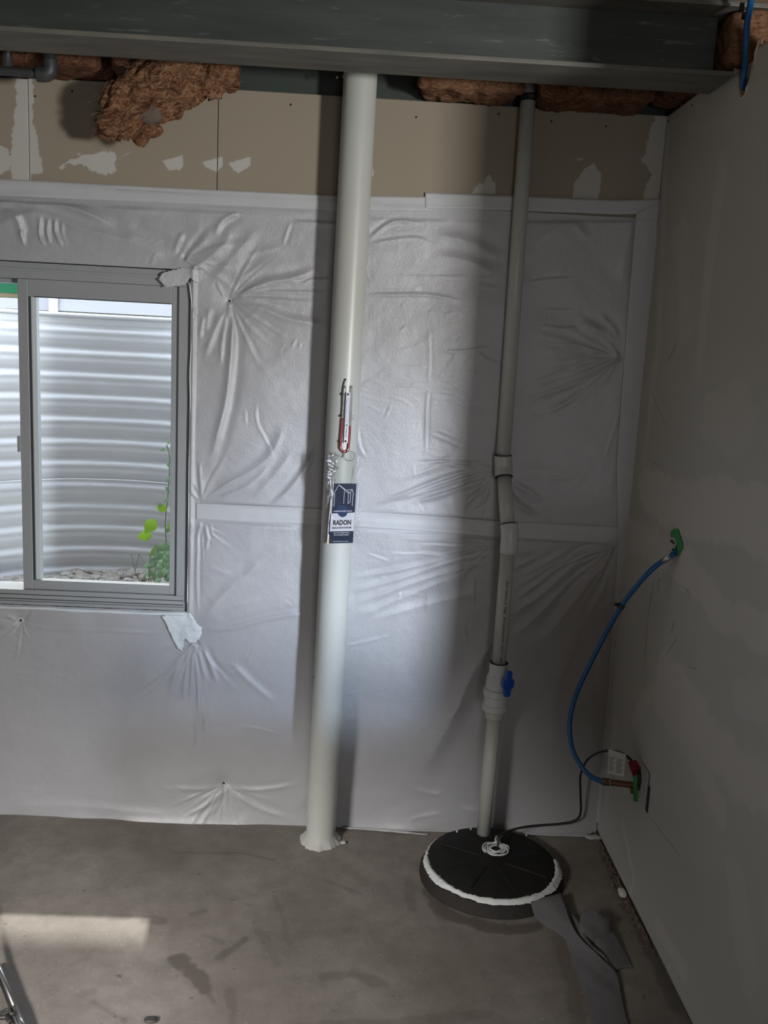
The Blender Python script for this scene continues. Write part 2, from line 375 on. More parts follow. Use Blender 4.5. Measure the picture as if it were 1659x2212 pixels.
# ------------------------------------------------------------------ setting: floor
xs = np.unique(np.round(np.concatenate([np.linspace(-3.2, -1.5, 12), np.arange(-1.5, 1.2, .006), np.linspace(1.2, 3.6, 14)]), 4))
ys = np.unique(np.round(np.concatenate([np.linspace(-5.6, -1.5, 24), np.arange(-1.5, .07, .006)]), 4))
X, Y = np.meshgrid(xs, ys, indexing='ij')
stain_shade = np.zeros(X.shape)
def fl(pts): return [(PZ(a, b).x, PZ(a, b).y) for a, b in pts]
FS = [([(385, 2072), (420, 2105), (440, 2135)], 16, .9), ([(400, 2075), (420, 2110)], 9, .8), ([(440, 2130), (462, 2165)], 6, .55), ([(530, 2030), (510, 2045), (475, 2068)], 9, .6), ([(440, 2020), (480, 2035)], 7, .35),
      ([(495, 2140), (505, 2185), (500, 2212)], 9, .5), ([(320, 1985), (345, 1990)], 14, .5), ([(245, 1985), (275, 1978)], 10, .35), ([(415, 1975), (440, 1970)], 9, .4), ([(380, 1842), (520, 1842), (590, 1858)], 5, .5),  # the dab just right of the sun patch is a painted shadow
      ([(700, 1900), (780, 1930)], 5, .35), ([(595, 1935), (625, 2035)], 7, .3), ([(700, 2110), (760, 2105), (830, 2125)], 12, .4), ([(200, 2165), (270, 2205)], 5, .4), ([(150, 2085), (190, 2070), (205, 2050)], 6, .25),
      ([(170, 2150), (200, 2140)], 9, .3), ([(925, 1925), (960, 1975), (1080, 2010), (1160, 2000)], 18, .8), ([(1205, 2030), (1240, 2130), (1250, 2212)], 14, .45), ([(880, 1900), (890, 1960)], 12, .3),
      ([(1300, 1830), (1345, 1930), (1400, 2040), (1460, 2180)], 12, .55), ([(560, 2010), (600, 2080)], 10, .25), ([(650, 2020), (760, 2010)], 14, .25), ([(1050, 2190), (850, 2212), (700, 2212)], 14, .35)]
rag = vnoise(X, Y, .035, 3)*.6+vnoise(X, Y, .014, 4)*.4
for pts, wpx, amp in FS:
    d, s_, t_ = poly_dist(X, Y, fl(pts)); stain_shade = np.maximum(stain_shade, amp*smooth01((wpx*.0016*(1.15+.55*rag)-d)/(wpx*.0016*.5)))
Zf = .0015*vnoise(X, Y, .25, 5)
Zf[(Y > -.05)] = 0
fo = st(gridmesh('floor', X, Y, np.minimum(Zf, 0), M['floor'])); attr(fo, 'stain_shade', stain_shade)

# ------------------------------------------------------------------ back wall
WX0, WX1, WZ0, WZ1 = -1.80, -.573, .800, 1.985      # window opening
wb = st(empty('wall_back', (0, .1, 0)))
def wbox(name, lo, hi, mat=None): return box(name, lo, hi, mat or M['concrete'], wb)
wbox('concrete_panel', (WX1, .045, -.15), (3.6, .30, ZT)); wbox('concrete_panel', (-3.2, .045, -.15), (WX0, .30, ZT))
wbox('concrete_panel', (WX0, .045, -.15), (WX1, .30, WZ0)); wbox('concrete_panel', (WX0, .045, WZ1), (WX1, .30, ZT))
# upper drywall boards, separated at the seam under x=470 px
xseam = PY(470, 300).x; xtape = PY(62, 300).x
def board(x0, x1, z0, z1, muds):
    n = int((x1-x0)/.003)+2; k = int((z1-z0)/.003)+2
    A, B = np.meshgrid(np.linspace(x0, x1, n), np.linspace(z0, z1, k), indexing='ij')
    o = gridmesh('drywall_panel', A, np.zeros(A.shape), B, M['drywall'], wb, smooth=False, solid=0)
    md = o.modifiers.new('thickness', 'SOLIDIFY'); md.thickness = .0125; md.offset = -1 if o.data.polygons[0].normal.y < 0 else 1
    mu = np.zeros(A.shape)
    r_ = vnoise(A, B, .018, 8)*.004+vnoise(A, B, .006, 9)*.0025
    for poly, f in muds:
        P = [(PY(a, b).x, PY(a, b).z) for a, b in poly]
        ins = np.zeros(A.shape, bool); j = len(P)-1
        for i in range(len(P)):
            xi, zi = P[i]; xj, zj = P[j]
            c = ((zi > B) != (zj > B)) & (A < (xj-xi)*(B-zi)/(zj-zi+1e-12)+xi); ins ^= c; j = i
        d, _, _ = poly_dist(A, B, P+[P[0]]); sd = np.where(ins, d, -d)+r_*f
        mu = np.maximum(mu, smooth01(sd/.003+.5))
    attr(o, 'mud', mu); return o
MUDS = [([(34, 166), (71, 168), (72, 210), (68, 260), (82, 300), (90, 372), (68, 378), (68, 400), (25, 400), (22, 320), (32, 265)], 1.2),
        ([(-60, 310), (5, 313), (20, 325), (24, 350), (20, 368), (-5, 377), (-60, 378)], 1),
        ([(150, 350), (175, 338), (215, 327), (245, 331), (251, 345), (248, 368), (228, 380), (212, 377), (190, 360), (155, 355)], 1.5),
        ([(130, 363), (175, 330), (170, 332), (145, 352)], 1.5), ([(255, 345), (280, 330), (262, 338)], .5),
        ([(352, 348), (394, 335), (397, 355), (389, 367), (365, 368)], .5), ([(433, 350), (480, 340), (482, 358), (468, 372), (445, 362)], .6),
        ([(494, 352), (541, 339), (542, 358), (515, 373), (500, 363)], .6), ([(798, 355), (806, 362), (806, 378), (800, 384)], .5),
        ([(1018, 418), (1035, 395), (1044, 398), (1055, 377), (1070, 395), (1070, 420)], .8), ([(1237, 428), (1242, 395), (1262, 365), (1284, 353), (1297, 375), (1297, 405), (1290, 430)], .6),
        ([(1243, 343), (1262, 342), (1250, 347)], .5), ([(1415, 250), (1450, 250), (1450, 450), (1392, 450), (1392, 415), (1408, 375), (1388, 348), (1400, 290)], 1.6)]
box('drywall_panel', (-3.2, 0, 2.10), (-1.702, .0125, ZT-.006), M['drywall'], wb); board(-1.7, xtape-.001, 2.10, ZT-.006, MUDS); board(xtape+.001, xseam-.0012, 2.10, ZT, MUDS); board(xseam+.0012, XR-.002, 2.10, ZT, MUDS)
for a, b in [(156, 197), (76, 208), (277, 303), (477, 212), (628, 226), (899, 253), (1077, 246), (1191, 262), (1309, 273), (500, 300)][:9]:
    p = PY(a, b); lathe('drywall_screw', [(0, .0035), (.001, .0035), (.0014, .002)], (p.x, .0005, p.z), (p.x, -1, p.z), M['dark'], wb, 10)
# the rest of the room (outside the frame)
st(box('wall_left', (-3.35, -5.6, 0), (-3.2, .3, 2.95), M['room'])); st(box('wall_rear', (-3.35, -5.75, 0), (3.75, -5.6, 2.95), M['room']))
st(box('wall_far_right', (3.6, -5.6, 0), (3.75, .3, 2.95), M['room']))
st(box('wall_light_blocker', (.66, -2.06, 0), (3.0, -1.95, 1.14), M['room']))  # added unseen low wall that keeps light off the lower back wall
ce = st(empty('ceiling', (0, -2, 2.95))); box('subfloor_panel', (-3.35, -5.75, 2.96), (3.75, .3, 3.0), M['osb'], ce)
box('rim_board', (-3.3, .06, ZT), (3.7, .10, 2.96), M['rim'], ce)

# ------------------------------------------------------------------ right wall (stub partition)
wr = st(empty('wall_right', (XR, -.5, 0)))
y0r, y1r = -1.40, .044
n = int((y1r-y0r)/.006); k = int(ZT/.006)
A, B = np.meshgrid(np.linspace(y0r, y1r, n), np.linspace(.012, ZT, k), indexing='ij')
NOT = [(PX(a, b).y, PX(a, b).z) for a, b in [(1586, 130), (1590, 160), (1600, 215), (1612, 200), (1625, 150), (1640, 85)]]
def inside(A, B, P):
    ins = np.zeros(A.shape, bool); j = len(P)-1
    for i in range(len(P)):
        xi, zi = P[i]; xj, zj = P[j]; c = ((zi > B) != (zj > B)) & (A < (xj-xi)*(B-zi)/(zj-zi+1e-12)+xi); ins ^= c; j = i
    return ins
Ac = (A[:-1, :-1]+A[1:, 1:])/2; Bc = (B[:-1, :-1]+B[1:, 1:])/2
jag = vnoise(Ac, Bc, .02, 31)*.006
nx = [p[0] for p in NOT]; NY0, NY1 = NOT[0][0], NOT[-1][0]
NP = [(NY0, ZT+.05)]+NOT+[(NY1, ZT+.05)]
keep = ~inside(Ac+jag, Bc, NP)
Xw = np.full(A.shape, XR)
mud = np.zeros(A.shape)
def rw(pts): return [(PX(a, b).y, PX(a, b).z) for a, b in pts]
RS = [([(1395, 1050), (1450, 1090), (1560, 1110), (1659, 1130)], 52, .75), ([(1345, 1150), (1400, 1170), (1480, 1230)], 40, .7), ([(1480, 1230), (1570, 1330), (1659, 1370)], 34, .6),
      ([(1440, 260), (1425, 700), (1390, 1000)], 22, .55), ([(1560, 350), (1530, 600), (1510, 800)], 24, .5), ([(1470, 520), (1480, 700)], 40, .3), ([(1440, 1450), (1560, 1640), (1659, 1700)], 45, .6),
      ([(1370, 1560), (1400, 1500)], 22, .5), ([(1345, 1780), (1370, 1900), (1360, 1930)], 14, .8), ([(1420, 1500), (1500, 1620), (1560, 1760)], 30, .45), ([(1330, 1560), (1310, 1740)], 20, .4),
      ([(1540, 900), (1600, 900)], 60, .35), ([(1600, 1500), (1659, 1520)], 40, .4), ([(1420, 2000), (1480, 2100)], 18, .5), ([(1500, 260), (1659, 200)], 30, .25), ([(1590, 1900), (1620, 2100)], 40, .35)]
rg = vnoise(A, B, .09, 21)*.6+vnoise(A, B, .03, 22)*.4
for pts, wpx, amp in RS:
    d, _, _ = poly_dist(A, B, rw(pts)); mud = np.maximum(mud, amp*smooth01((wpx*.0016*(1.1+.45*rg)-d)/(.012+wpx*.0003)))
Xw = XR - .0016*mud + .0006*vnoise(A, B, .3, 24)
pn = gridmesh('drywall_panel', Xw, A, B, M['drywall_r'], wr, keep=keep); attr(pn, 'mud', mud)
md = pn.modifiers.new('thickness', 'SOLIDIFY'); md.thickness = .0125; md.offset = 1 if pn.data.polygons[0].normal.x > 0 else -1
box('stud', (XR+.0145, y0r, .0), (XR+.10, y0r+.04, 2.53), M['wood'], wr); box('stud', (XR+.0145, -.5, .0), (XR+.10, -.46, 2.40), M['wood'], wr)
box('drywall_panel', (XR+.101, y0r, .01), (XR+.1135, .044, ZT), M['room'], wr); box('drywall_panel', (XR, y0r-.0125, .01), (XR+.1135, y0r-.0005, ZT), M['room'], wr)
# torn inner layer seen through the notch, and the flap edges
box('torn_board', (XR+.016, NY1-.03, 2.30), (XR+.024, NY0+.03, ZT-.012), M['gypsum'], wr)
for i in range(len(NOT)-1):
    a, b = NOT[i], NOT[i+1]
    pp = [Vector((XR+.001, a[0]+(b[0]-a[0])*t, a[1]+(b[1]-a[1])*t)) for t in np.linspace(0, 1, 6)]
    for q in pp: q.x += random.uniform(-.001, .003); q.y += random.uniform(-.002, .002)
    tube('torn_edge', pp, [random.uniform(.003, .0055) for _ in pp], M['gypsum'], wr, 8)
for a, b in [(1566, 162), (1497, 228), (1653, 90), (1446, 262)]:
    p = PX(a, b); lathe('drywall_screw', [(0, .0035), (.001, .0035), (.0014, .002)], (XR-.0018, p.y, p.z), (0, p.y, p.z), M['dark'], wr, 10)
def scratch(pts, r=.0011, mat='scuff', name='scuff_mark'):
    r *= .7
    P = spline([(XR-.0022, PX(a, b).y, PX(a, b).z) for a, b in pts], 4); tube(name, P, [r*random.uniform(.5, 1.2) for _ in P], M[mat], wr, 6)
scratch([(1443, 780), (1462, 742)], .0007, 'copper'); scratch([(1450, 1368), (1458, 1342)], .0008); scratch([(1440, 1415), (1462, 1380)], .0007); scratch([(1405, 1765), (1440, 1810), (1470, 1850)], .0006); scratch([(1488, 1440), (1505, 1446)], .0008)
scratch([(1413, 1000), (1440, 1008)], .0009); scratch([(1408, 845), (1420, 875), (1440, 920)], .0008, 'copper'); scratch([(1412, 1260), (1402, 1330), (1392, 1440)], .0009); scratch([(1425, 1250), (1422, 1275)], .0008); scratch([(1475, 1265), (1490, 1280)], .0008)

# ------------------------------------------------------------------ vapour barrier sheet
DX = .0042
x0s, x1s, z0s, z1s = -1.85, XR-.0035, -.004, 2.226
n = int((x1s-x0s)/DX)+1; k = int((z1s-z0s)/DX)+1
gx = np.linspace(x0s, x1s, n); gz = np.linspace(z0s, z1s, k)
A, B = np.meshgrid(gx, gz, indexing='ij'); H = np.zeros(A.shape)
PXM = .00162
def wl(pts): return [(PY(a, b).x, PY(a, b).z) for a, b in pts]
def fold(pts, amp, wpx, valley=.45, ends='both'):
    P = wl(pts); w_ = max(wpx*.82, 2.8)*PXM; mgn = w_*4
    # smooth the path
    Q = [(v.x, v.y) for v in spline([(p[0], p[1], 0) for p in P], 4)] if len(P) > 2 else P
    ax = [p[0] for p in Q]; az = [p[1] for p in Q]
    i0, i1 = np.searchsorted(gx, [min(ax)-mgn, max(ax)+mgn]); j0, j1 = np.searchsorted(gz, [min(az)-mgn, max(az)+mgn])
    if i1 <= i0 or j1 <= j0: return
    a, b = A[i0:i1, j0:j1], B[i0:i1, j0:j1]; d, s_, t = poly_dist(a, b, Q)
    tp = smooth01(t/.25)*smooth01((1-t)/.3) if ends == 'both' else (smooth01((1-t)/.6) if ends == 'start' else smooth01(t/.3))
    ww = w_*(.55+.75*t) if ends == 'start' else w_
    h = amp*.001*(.55*np.exp(-(d/ww)**2)+.5*np.exp(-2.0*d/ww)-valley*np.exp(-((d*s_-1.7*ww)/(1.1*ww))**2))
    H[i0:i1, j0:j1] += h*tp*np.exp(-np.maximum(0, d-3*w_)*50)
def dent(px, py, depth, rpx, power=1.3):
    p = PY(px, py); r = np.hypot(A-p.x, B-p.z)/(rpx*PXM); H[:] -= depth*.001*np.exp(-r**power)
def fan(px, py, a0, a1, n_, lmin, lmax, amp, wpx, seed):
    rs = random.Random(seed)
    for i in range(n_):
        a = math.radians(a0+(a1-a0)*(i+rs.uniform(.15, .85))/n_); L = rs.uniform(lmin, lmax); bend = rs.uniform(-.25, .25)
        pts = [(px+math.cos(a+bend*t)*(6+L*t), py+math.sin(a+bend*t)*(6+L*t)) for t in (0, .33, .66, 1)]
        fold(pts, amp*rs.uniform(.4, 1), wpx*rs.uniform(.6, 1.2), .6, 'start')
# bulges of the batts behind the sheet
H += .007*vnoise(A, B, .36, 41)+.0035*vnoise(A, B, .16, 42)+.0013*vnoise(A, B, .06, 43)+.0005*vnoise(A, B, .022, 44)
H += .004
dent(495, 650, 15, 30, 1.0); dent(483, 1692, 14, 26, 1.0); dent(45, 1340, 12, 24, 1.0); dent(1338, 765, 8, 45); dent(1076, 1010, 8, 40); dent(1330, 1185, 8, 40); dent(425, 1365, 8, 60); dent(435, 1100, 7, 30)
T_ = [  # (points, height mm, width px)
 ([(503, 645), (525, 632), (570, 612), (640, 600), (695, 575)], 7, 10), ([(510, 647), (545, 626), (590, 615)], 4, 6), ([(512, 655), (560, 664), (620, 688), (690, 702), (715, 716)], 6, 11),
 ([(498, 668), (501, 720), (499, 780), (490, 860), (474, 930), (452, 1010)], 9, 11), ([(490, 668), (470, 700), (440, 775)], 4, 9), ([(494, 668), (482, 725), (476, 800)], 4, 6),
 ([(485, 640), (475, 625), (468, 605)], 2, 4), ([(515, 648), (600, 650), (690, 655)], 3, 7), ([(515, 640), (560, 632), (720, 633)], 2.5, 5), ([(400, 447), (520, 455), (740, 464)], 5, 8), ([(523, 456), (482, 478), (462, 515)], 5, 8),
 ([(500, 490), (485, 530), (430, 575), (405, 600)], 6, 16), ([(560, 490), (500, 560), (450, 620)], 4, 18), ([(628, 480), (690, 484), (745, 487)], 4, 6), ([(628, 480), (618, 508), (611, 532)], 3, 4), ([(612, 532), (560, 545), (520, 560)], 2, 8), ([(620, 607), (655, 613), (672, 605), (725, 604)], 2.5, 4),
 ([(640, 731), (630, 752)], 2.5, 3.5), ([(650, 741), (646, 749)], 2, 3), ([(616, 744), (603, 758)], 1.5, 4), ([(440, 680), (432, 735)], 4, 5), ([(424, 665), (412, 690)], 3, 5), ([(455, 660), (442, 720)], 3, 8),
 ([(793, 520), (850, 480), (920, 484)], 5, 5), ([(792, 532), (830, 522), (900, 515), (940, 536)], 2.5, 4), ([(785, 637), (860, 637), (930, 638), (1000, 652)], 5, 5), ([(850, 597), (1010, 599)], 1.2, 3), ([(930, 505), (1010, 525), (1085, 565)], 4, 16), ([(935, 550), (1020, 568), (1080, 600)], 4, 15),
 ([(925, 700), (927, 760), (925, 840)], 1.2, 3), ([(925, 836), (921, 880), (919, 985)], 4, 3), ([(955, 760), (1010, 757), (1065, 748)], 2.2, 4), ([(845, 791), (925, 793)], 1.2, 3), ([(842, 838), (880, 831), (925, 836)], 1.5, 3), ([(930, 841), (990, 856), (1010, 882)], 2, 3), ([(780, 835), (800, 822), (830, 830)], 1.5, 4), ([(835, 855), (870, 865), (895, 882)], 1.5, 3), ([(830, 905), (846, 872)], 1.5, 3), ([(925, 935), (975, 955), (1015, 975)], 2.5, 4), ([(770, 925), (777, 965), (792, 992)], 3.5, 4), ([(975, 868), (1060, 893)], 1.5, 4),
 ([(1135, 612), (1180, 605), (1240, 600)], 2.5, 4), ([(1170, 670), (1240, 670)], 2, 3), ([(1160, 703), (1219, 710), (1255, 704)], 2.2, 3.5), ([(1175, 742), (1260, 746)], 2.2, 3), ([(1115, 852), (1180, 832), (1270, 795), (1335, 755)], 6, 12), ([(1110, 875), (1200, 842), (1300, 805), (1337, 775)], 5, 10), ([(1120, 830), (1200, 800), (1280, 765), (1335, 745)], 4, 12),
 ([(1160, 900), (1260, 850), (1335, 790)], 4, 12), ([(1290, 680), (1320, 705), (1337, 735)], 4, 8), ([(1240, 700), (1300, 715), (1335, 745)], 4, 12), ([(1235, 480), (1270, 520)], 3, 12), ([(1370, 480), (1345, 560), (1340, 640)], 3, 14), ([(1300, 1000), (1315, 960), (1340, 880)], 1.8, 5), ([(1120, 900), (1200, 898), (1250, 902)], 1.5, 4), ([(1110, 1000), (1190, 1008)], 2, 7), ([(1110, 1025), (1240, 1035)], 2, 8),
 ([(437, 1083), (434, 1040), (432, 990)], 5, 5), ([(427, 1080), (414, 1058)], 4, 4), ([(445, 1083), (490, 1045), (540, 1020), (590, 975), (620, 900)], 5, 12), ([(450, 1088), (540, 1045), (600, 985)], 4, 10), ([(580, 1092), (622, 1060), (660, 1010), (695, 950)], 6, 8), ([(545, 1075), (600, 1020), (640, 960)], 3, 14),
 ([(555, 860), (556, 910), (575, 950), (598, 1000)], 2.5, 4), ([(530, 880), (533, 920)], 2, 3.5), ([(428, 1128), (429, 1170), (427, 1240), (428, 1330)], 5, 4), ([(445, 1128), (450, 1160), (446, 1190)], 4, 4), ([(437, 1128), (427, 1155)], 5, 4), ([(455, 1128), (460, 1160)], 2, 5), ([(418, 1128), (414, 1150)], 4, 4), ([(430, 1348), (480, 1285), (535, 1235), (590, 1200)], 4, 12),
 ([(435, 1100), (520, 1106), (700, 1120), (900, 1132), (1100, 1150)], 4, 5), ([(437, 1362), (505, 1354), (600, 1330), (700, 1318)], 6, 8), ([(440, 1345), (500, 1310), (580, 1290)], 3, 14),
 ([(418, 1392), (415, 1450), (414, 1525)], 8, 6), ([(426, 1392), (436, 1430), (450, 1480)], 7, 6), ([(410, 1395), (402, 1450), (394, 1520)], 6, 7), ([(433, 1388), (455, 1435), (472, 1480)], 6, 7), ([(423, 1395), (427, 1450), (436, 1560), (442, 1610)], 6, 7), ([(402, 1400), (380, 1450), (362, 1540)], 5, 11), ([(385, 1385), (340, 1402), (290, 1440)], 4, 10), ([(372, 1405), (330, 1440), (300, 1490)], 3, 14), ([(495, 1425), (540, 1470), (600, 1520)], 4, 10), ([(415, 1540), (418, 1620)], 3, 7),
 ([(518, 1567), (560, 1572), (610, 1588)], 1.8, 4), ([(480, 1702), (455, 1730), (400, 1758)], 4, 7), ([(483, 1702), (468, 1735), (455, 1760)], 3, 6), ([(487, 1702), (493, 1735)], 3, 4), ([(495, 1700), (560, 1704), (650, 1690)], 3, 7), ([(493, 1706), (560, 1742), (630, 1766)], 4, 9), ([(470, 1697), (420, 1702), (365, 1693)], 3, 7), ([(350, 1700), (420, 1706)], 2, 9),
 ([(1062, 1013), (980, 1040), (880, 1072), (838, 1082)], 7, 7), ([(1050, 1004), (950, 1035), (860, 1070), (795, 1090)], 6, 7), ([(1062, 1025), (1000, 1052), (930, 1074), (870, 1085)], 5, 8), ([(1055, 1042), (1010, 1080), (985, 1105)], 4, 8), ([(1060, 1060), (1020, 1100)], 3, 6), ([(1040, 988), (960, 990), (890, 993)], 3, 4), ([(1050, 998), (960, 1000), (920, 1010)], 3, 5), ([(1030, 998), (940, 1010), (860, 1040)], 4, 9),
 ([(1088, 1050), (1120, 1090), (1165, 1112)], 7, 9), ([(1100, 1040), (1140, 1060), (1175, 1085)], 4, 9), ([(870, 1150), (960, 1152), (1085, 1158)], 4, 4), ([(860, 1162), (960, 1166), (1085, 1170)], 3.5, 4), ([(900, 1174), (1085, 1183)], 3, 4), ([(890, 1190), (950, 1198), (1000, 1192), (1085, 1172)], 3, 5), ([(792, 1195), (845, 1212)], 2, 3), ([(835, 1195), (960, 1195)], 1.5, 4),
 ([(750, 1248), (850, 1232), (960, 1205), (1080, 1165)], 5, 8), ([(750, 1280), (860, 1250), (980, 1210), (1090, 1190)], 5, 9), ([(750, 1310), (880, 1262), (1000, 1225), (1090, 1205)], 5, 10), ([(755, 1340), (880, 1285), (1030, 1225)], 4, 10), ([(780, 1345), (900, 1310), (1060, 1270)], 3, 12), ([(862, 1268), (862, 1292)], 2, 3), ([(1022, 1240), (1022, 1310)], 2, 4), ([(840, 1300), (790, 1340)], 1.5, 4),
 ([(1000, 1350), (1010, 1388)], 2.5, 3), ([(1090, 1320), (1060, 1390), (1005, 1480), (960, 1600)], 6, 26), ([(1040, 1400), (985, 1530), (900, 1690)], 5, 24), ([(740, 1395), (850, 1370)], 1.8, 5), ([(745, 1500), (790, 1488)], 1.8, 4), ([(720, 1570), (770, 1542)], 3, 8), ([(960, 1560), (1000, 1510)], 2.5, 5), ([(870, 1508), (965, 1509)], 1.2, 2.5), ([(890, 1700), (940, 1712), (960, 1700)], 3, 8), ([(985, 1740), (1060, 1755)], 3, 9), ([(880, 1765), (960, 1750)], 2.5, 7),
 ([(1100, 1330), (1180, 1275), (1270, 1192), (1320, 1180)], 6, 12), ([(1105, 1300), (1190, 1240), (1250, 1200), (1310, 1178)], 5, 10), ([(1190, 1345), (1260, 1265), (1325, 1185)], 5, 12), ([(1260, 1345), (1300, 1270), (1330, 1190)], 5, 13), ([(1110, 1250), (1180, 1215), (1240, 1180)], 4, 9), ([(1105, 1225), (1160, 1205)], 3, 6), ([(1110, 1270), (1170, 1235), (1230, 1200)], 4, 9), ([(1160, 1400), (1240, 1300), (1310, 1210)], 5, 16), ([(1100, 1380), (1160, 1330), (1230, 1260)], 4, 14), ([(1110, 1195), (1160, 1185)], 2.5, 5),
 ([(-40, 446), (60, 432), (150, 448), (230, 480), (268, 508)], 19, 15), ([(0, 455), (40, 470), (55, 530)], 7, 10), ([(-30, 500), (80, 462), (200, 500), (330, 535)], 9, 18), ([(110, 470), (106, 500), (112, 530)], 7, 5), ([(125, 470), (123, 500), (140, 538)], 7, 5), ([(92, 465), (90, 510), (104, 536)], 7, 5), ([(50, 495), (52, 515), (58, 536)], 4, 5), ([(140, 475), (136, 505), (150, 538)], 3, 5), ([(290, 470), (360, 500), (420, 540)], 5, 18), ([(268, 505), (300, 525), (360, 560)], 4, 20), ([(398, 500), (375, 550)], 5, 6),
 ([(50, 1347), (120, 1358), (220, 1360), (355, 1368)], 4, 5), ([(40, 1347), (0, 1356)], 4, 5), ([(58, 1338), (75, 1322)], 3, 4), ([(35, 1340), (10, 1325)], 3, 4), ([(0, 1740), (150, 1737), (300, 1750), (420, 1752)], 2, 12),
]
for pts, amp, wpx in T_: fold(pts, amp*1.0, wpx)
fan(495, 650, -70, 100, 12, 40, 190, 3.5, 6, 1); fan(483, 1692, 15, 165, 11, 40, 150, 2.6, 5, 2); fan(420, 1385, 50, 135, 12, 60, 230, 4, 6, 3); fan(1338, 770, 120, 240, 12, 70, 240, 3, 8, 4)
fan(1325, 1182, 110, 170, 12, 80, 260, 3.5, 8, 5); fan(1068, 1012, 100, 200, 10, 60, 220, 2.6, 5, 6); fan(45, 1340, 20, 200, 9, 30, 130, 2.5, 4, 7); fan(435, 1085, 190, 340, 10, 40, 160, 2.6, 5, 8); fan(437, 1128, 30, 150, 9, 25, 100, 2.6, 4, 9); fan(1080, 1165, 130, 235, 9, 60, 260, 2.2, 6, 10)
fan(400, 560, -60, 40, 9, 60, 170, 2.5, 8, 11)
rs = random.Random(5)
for i in range(90):       # crinkles of the printed side, mostly around the bright field
    a = rs.gauss(930, 110); b = rs.gauss(900, 170); an = rs.gauss(0, .5); L = rs.uniform(8, 34)
    if 760 < a < 1080 and 600 < b < 1300: fold([(a, b), (a+L*math.cos(an), b+L*math.sin(an))], rs.uniform(.6, 1.5), rs.uniform(2.2, 3.6))
for i in range(120):
    a = rs.uniform(0, 1330); b = rs.uniform(470, 1740); an = rs.gauss(-.3, .7); L = rs.uniform(20, 90)
    fold([(a, b), (a+L*.5*math.cos(an), b+L*.5*math.sin(an)+rs.uniform(-4, 4)), (a+L*math.cos(an), b+L*math.sin(an))], rs.uniform(.4, 1.3), rs.uniform(3.5, 9))
H = np.clip(H, -.018, .03)
# tape keeps the sheet flat where it runs
TAPES = {'top': [(-10, 405), (725, 441), (1110, 450), (1425, 448)], 'top2': [(918, 440), (1425, 452)], 'mid': [(424, 1103), (700, 1119), (1090, 1143), (1342, 1155)], 'right': [(1398, 440), (1372, 800), (1345, 1150), (1312, 1500), (1290, 1780)]}
for key, hw in (('top', 24), ('mid', 17), ('right', 25)):
    d, _, _ = poly_dist(A, B, wl(TAPES[key])); f = smooth01((d-hw*PXM)/.012); H = H*(.25+.75*f)+.001*(1-f)
d = np.minimum(A-x0s, 9); e = np.clip((x1s-A)/.03, 0, 1); H = H*e+.0*(1-e)
# floor hem kicks out; window edge tucked in
kick = np.exp(-np.maximum(B, 0)/.03); H += kick*(.008+.008*vnoise(A, B*0, .12, 55)+.006*np.sin(A*7))*np.clip((x1s-A)/.1, 0, 1)
dwin = np.maximum(np.maximum(A-WX1, WX0-A), np.maximum(WZ0-B, B-WZ1)); fw = np.clip(dwin/.02, 0, 1); H = H*(.35+.65*fw)+.002*(1-fw)
H += .010*smooth01(1-np.abs(A+.0-WX1-.012)/.012)*((B > WZ0-.02) & (B < WZ1+.01))*.6
H = np.maximum(H, -.02)
Ac = (A[:-1, :-1]+A[1:, 1:])/2; Bc = (B[:-1, :-1]+B[1:, 1:])/2
keep = ~((Ac > WX0) & (Ac < WX1) & (Bc > WZ0+.002) & (Bc < WZ1-.002))
vb = empty('vapour_barrier', (0, -.01, 0), 'white plastic vapour barrier sheet stapled and taped over the concrete back wall', 'plastic sheet')
sh = gridmesh('sheet', A, -.006-H, B, M['sheet'], vb, keep=keep)
def Hs(x, z):
    fx = (x-x0s)/(x1s-x0s)*(n-1); fz = (z-z0s)/(z1s-z0s)*(k-1)
    i = np.clip(np.floor(fx).astype(int), 0, n-2); j = np.clip(np.floor(fz).astype(int), 0, k-2); u = np.clip(fx-i, 0, 1); v = np.clip(fz-j, 0, 1)
    return (H[i, j]*(1-u)+H[i+1, j]*u)*(1-v)+(H[i, j+1]*(1-u)+H[i+1, j+1]*u)*v
def tape(pts_top, pts_bot, lift=.0012, mat='tape', name='tape_strip', nl=None, label=None, over=None):
    """strip between two edge polylines given in wall metres"""
    T = [Vector((a, b, 0)) for a, b in pts_top]; Bo = [Vector((a, b, 0)) for a, b in pts_bot]
    def res(P, N):
        L = [0]
        for i in range(len(P)-1): L.append(L[-1]+(P[i+1]-P[i]).length)
        out = []
        for s_ in np.linspace(0, L[-1], N):
            i = min(max(np.searchsorted(L, s_)-1, 0), len(P)-2); t = (s_-L[i])/(L[i+1]-L[i]); out.append(P[i].lerp(P[i+1], t))
        return out
    ln = max(sum((T[i+1]-T[i]).length for i in range(len(T)-1)), .02); N = max(int(ln/.006), 6)
    T, Bo = res(T, N), res(Bo, N); W_ = max(int(max((a-b).length for a, b in zip(T, Bo))/.006), 4)
    X = np.array([[a.lerp(b, t).x for t in np.linspace(0, 1, W_)] for a, b in zip(T, Bo)]); Z = np.array([[a.lerp(b, t).y for t in np.linspace(0, 1, W_)] for a, b in zip(T, Bo)])
    h = Hs(X, Z)
    for dx_, dz_ in ((.004, 0), (-.004, 0), (0, .004), (0, -.004)): h = np.maximum(h, Hs(X+dx_, Z+dz_))
    h = h+lift; h = np.where(Z > z1s-.002, np.maximum(h*.3, lift), h)
    h += .0006*vnoise(X, Z, .03, 77)
    o = gridmesh(name, X, -.006-h, Z, M[mat], vb); md = o.modifiers.new('thickness', 'SOLIDIFY'); md.thickness = .0007; md.offset = 0
    if label: o['label'] = label
    return o
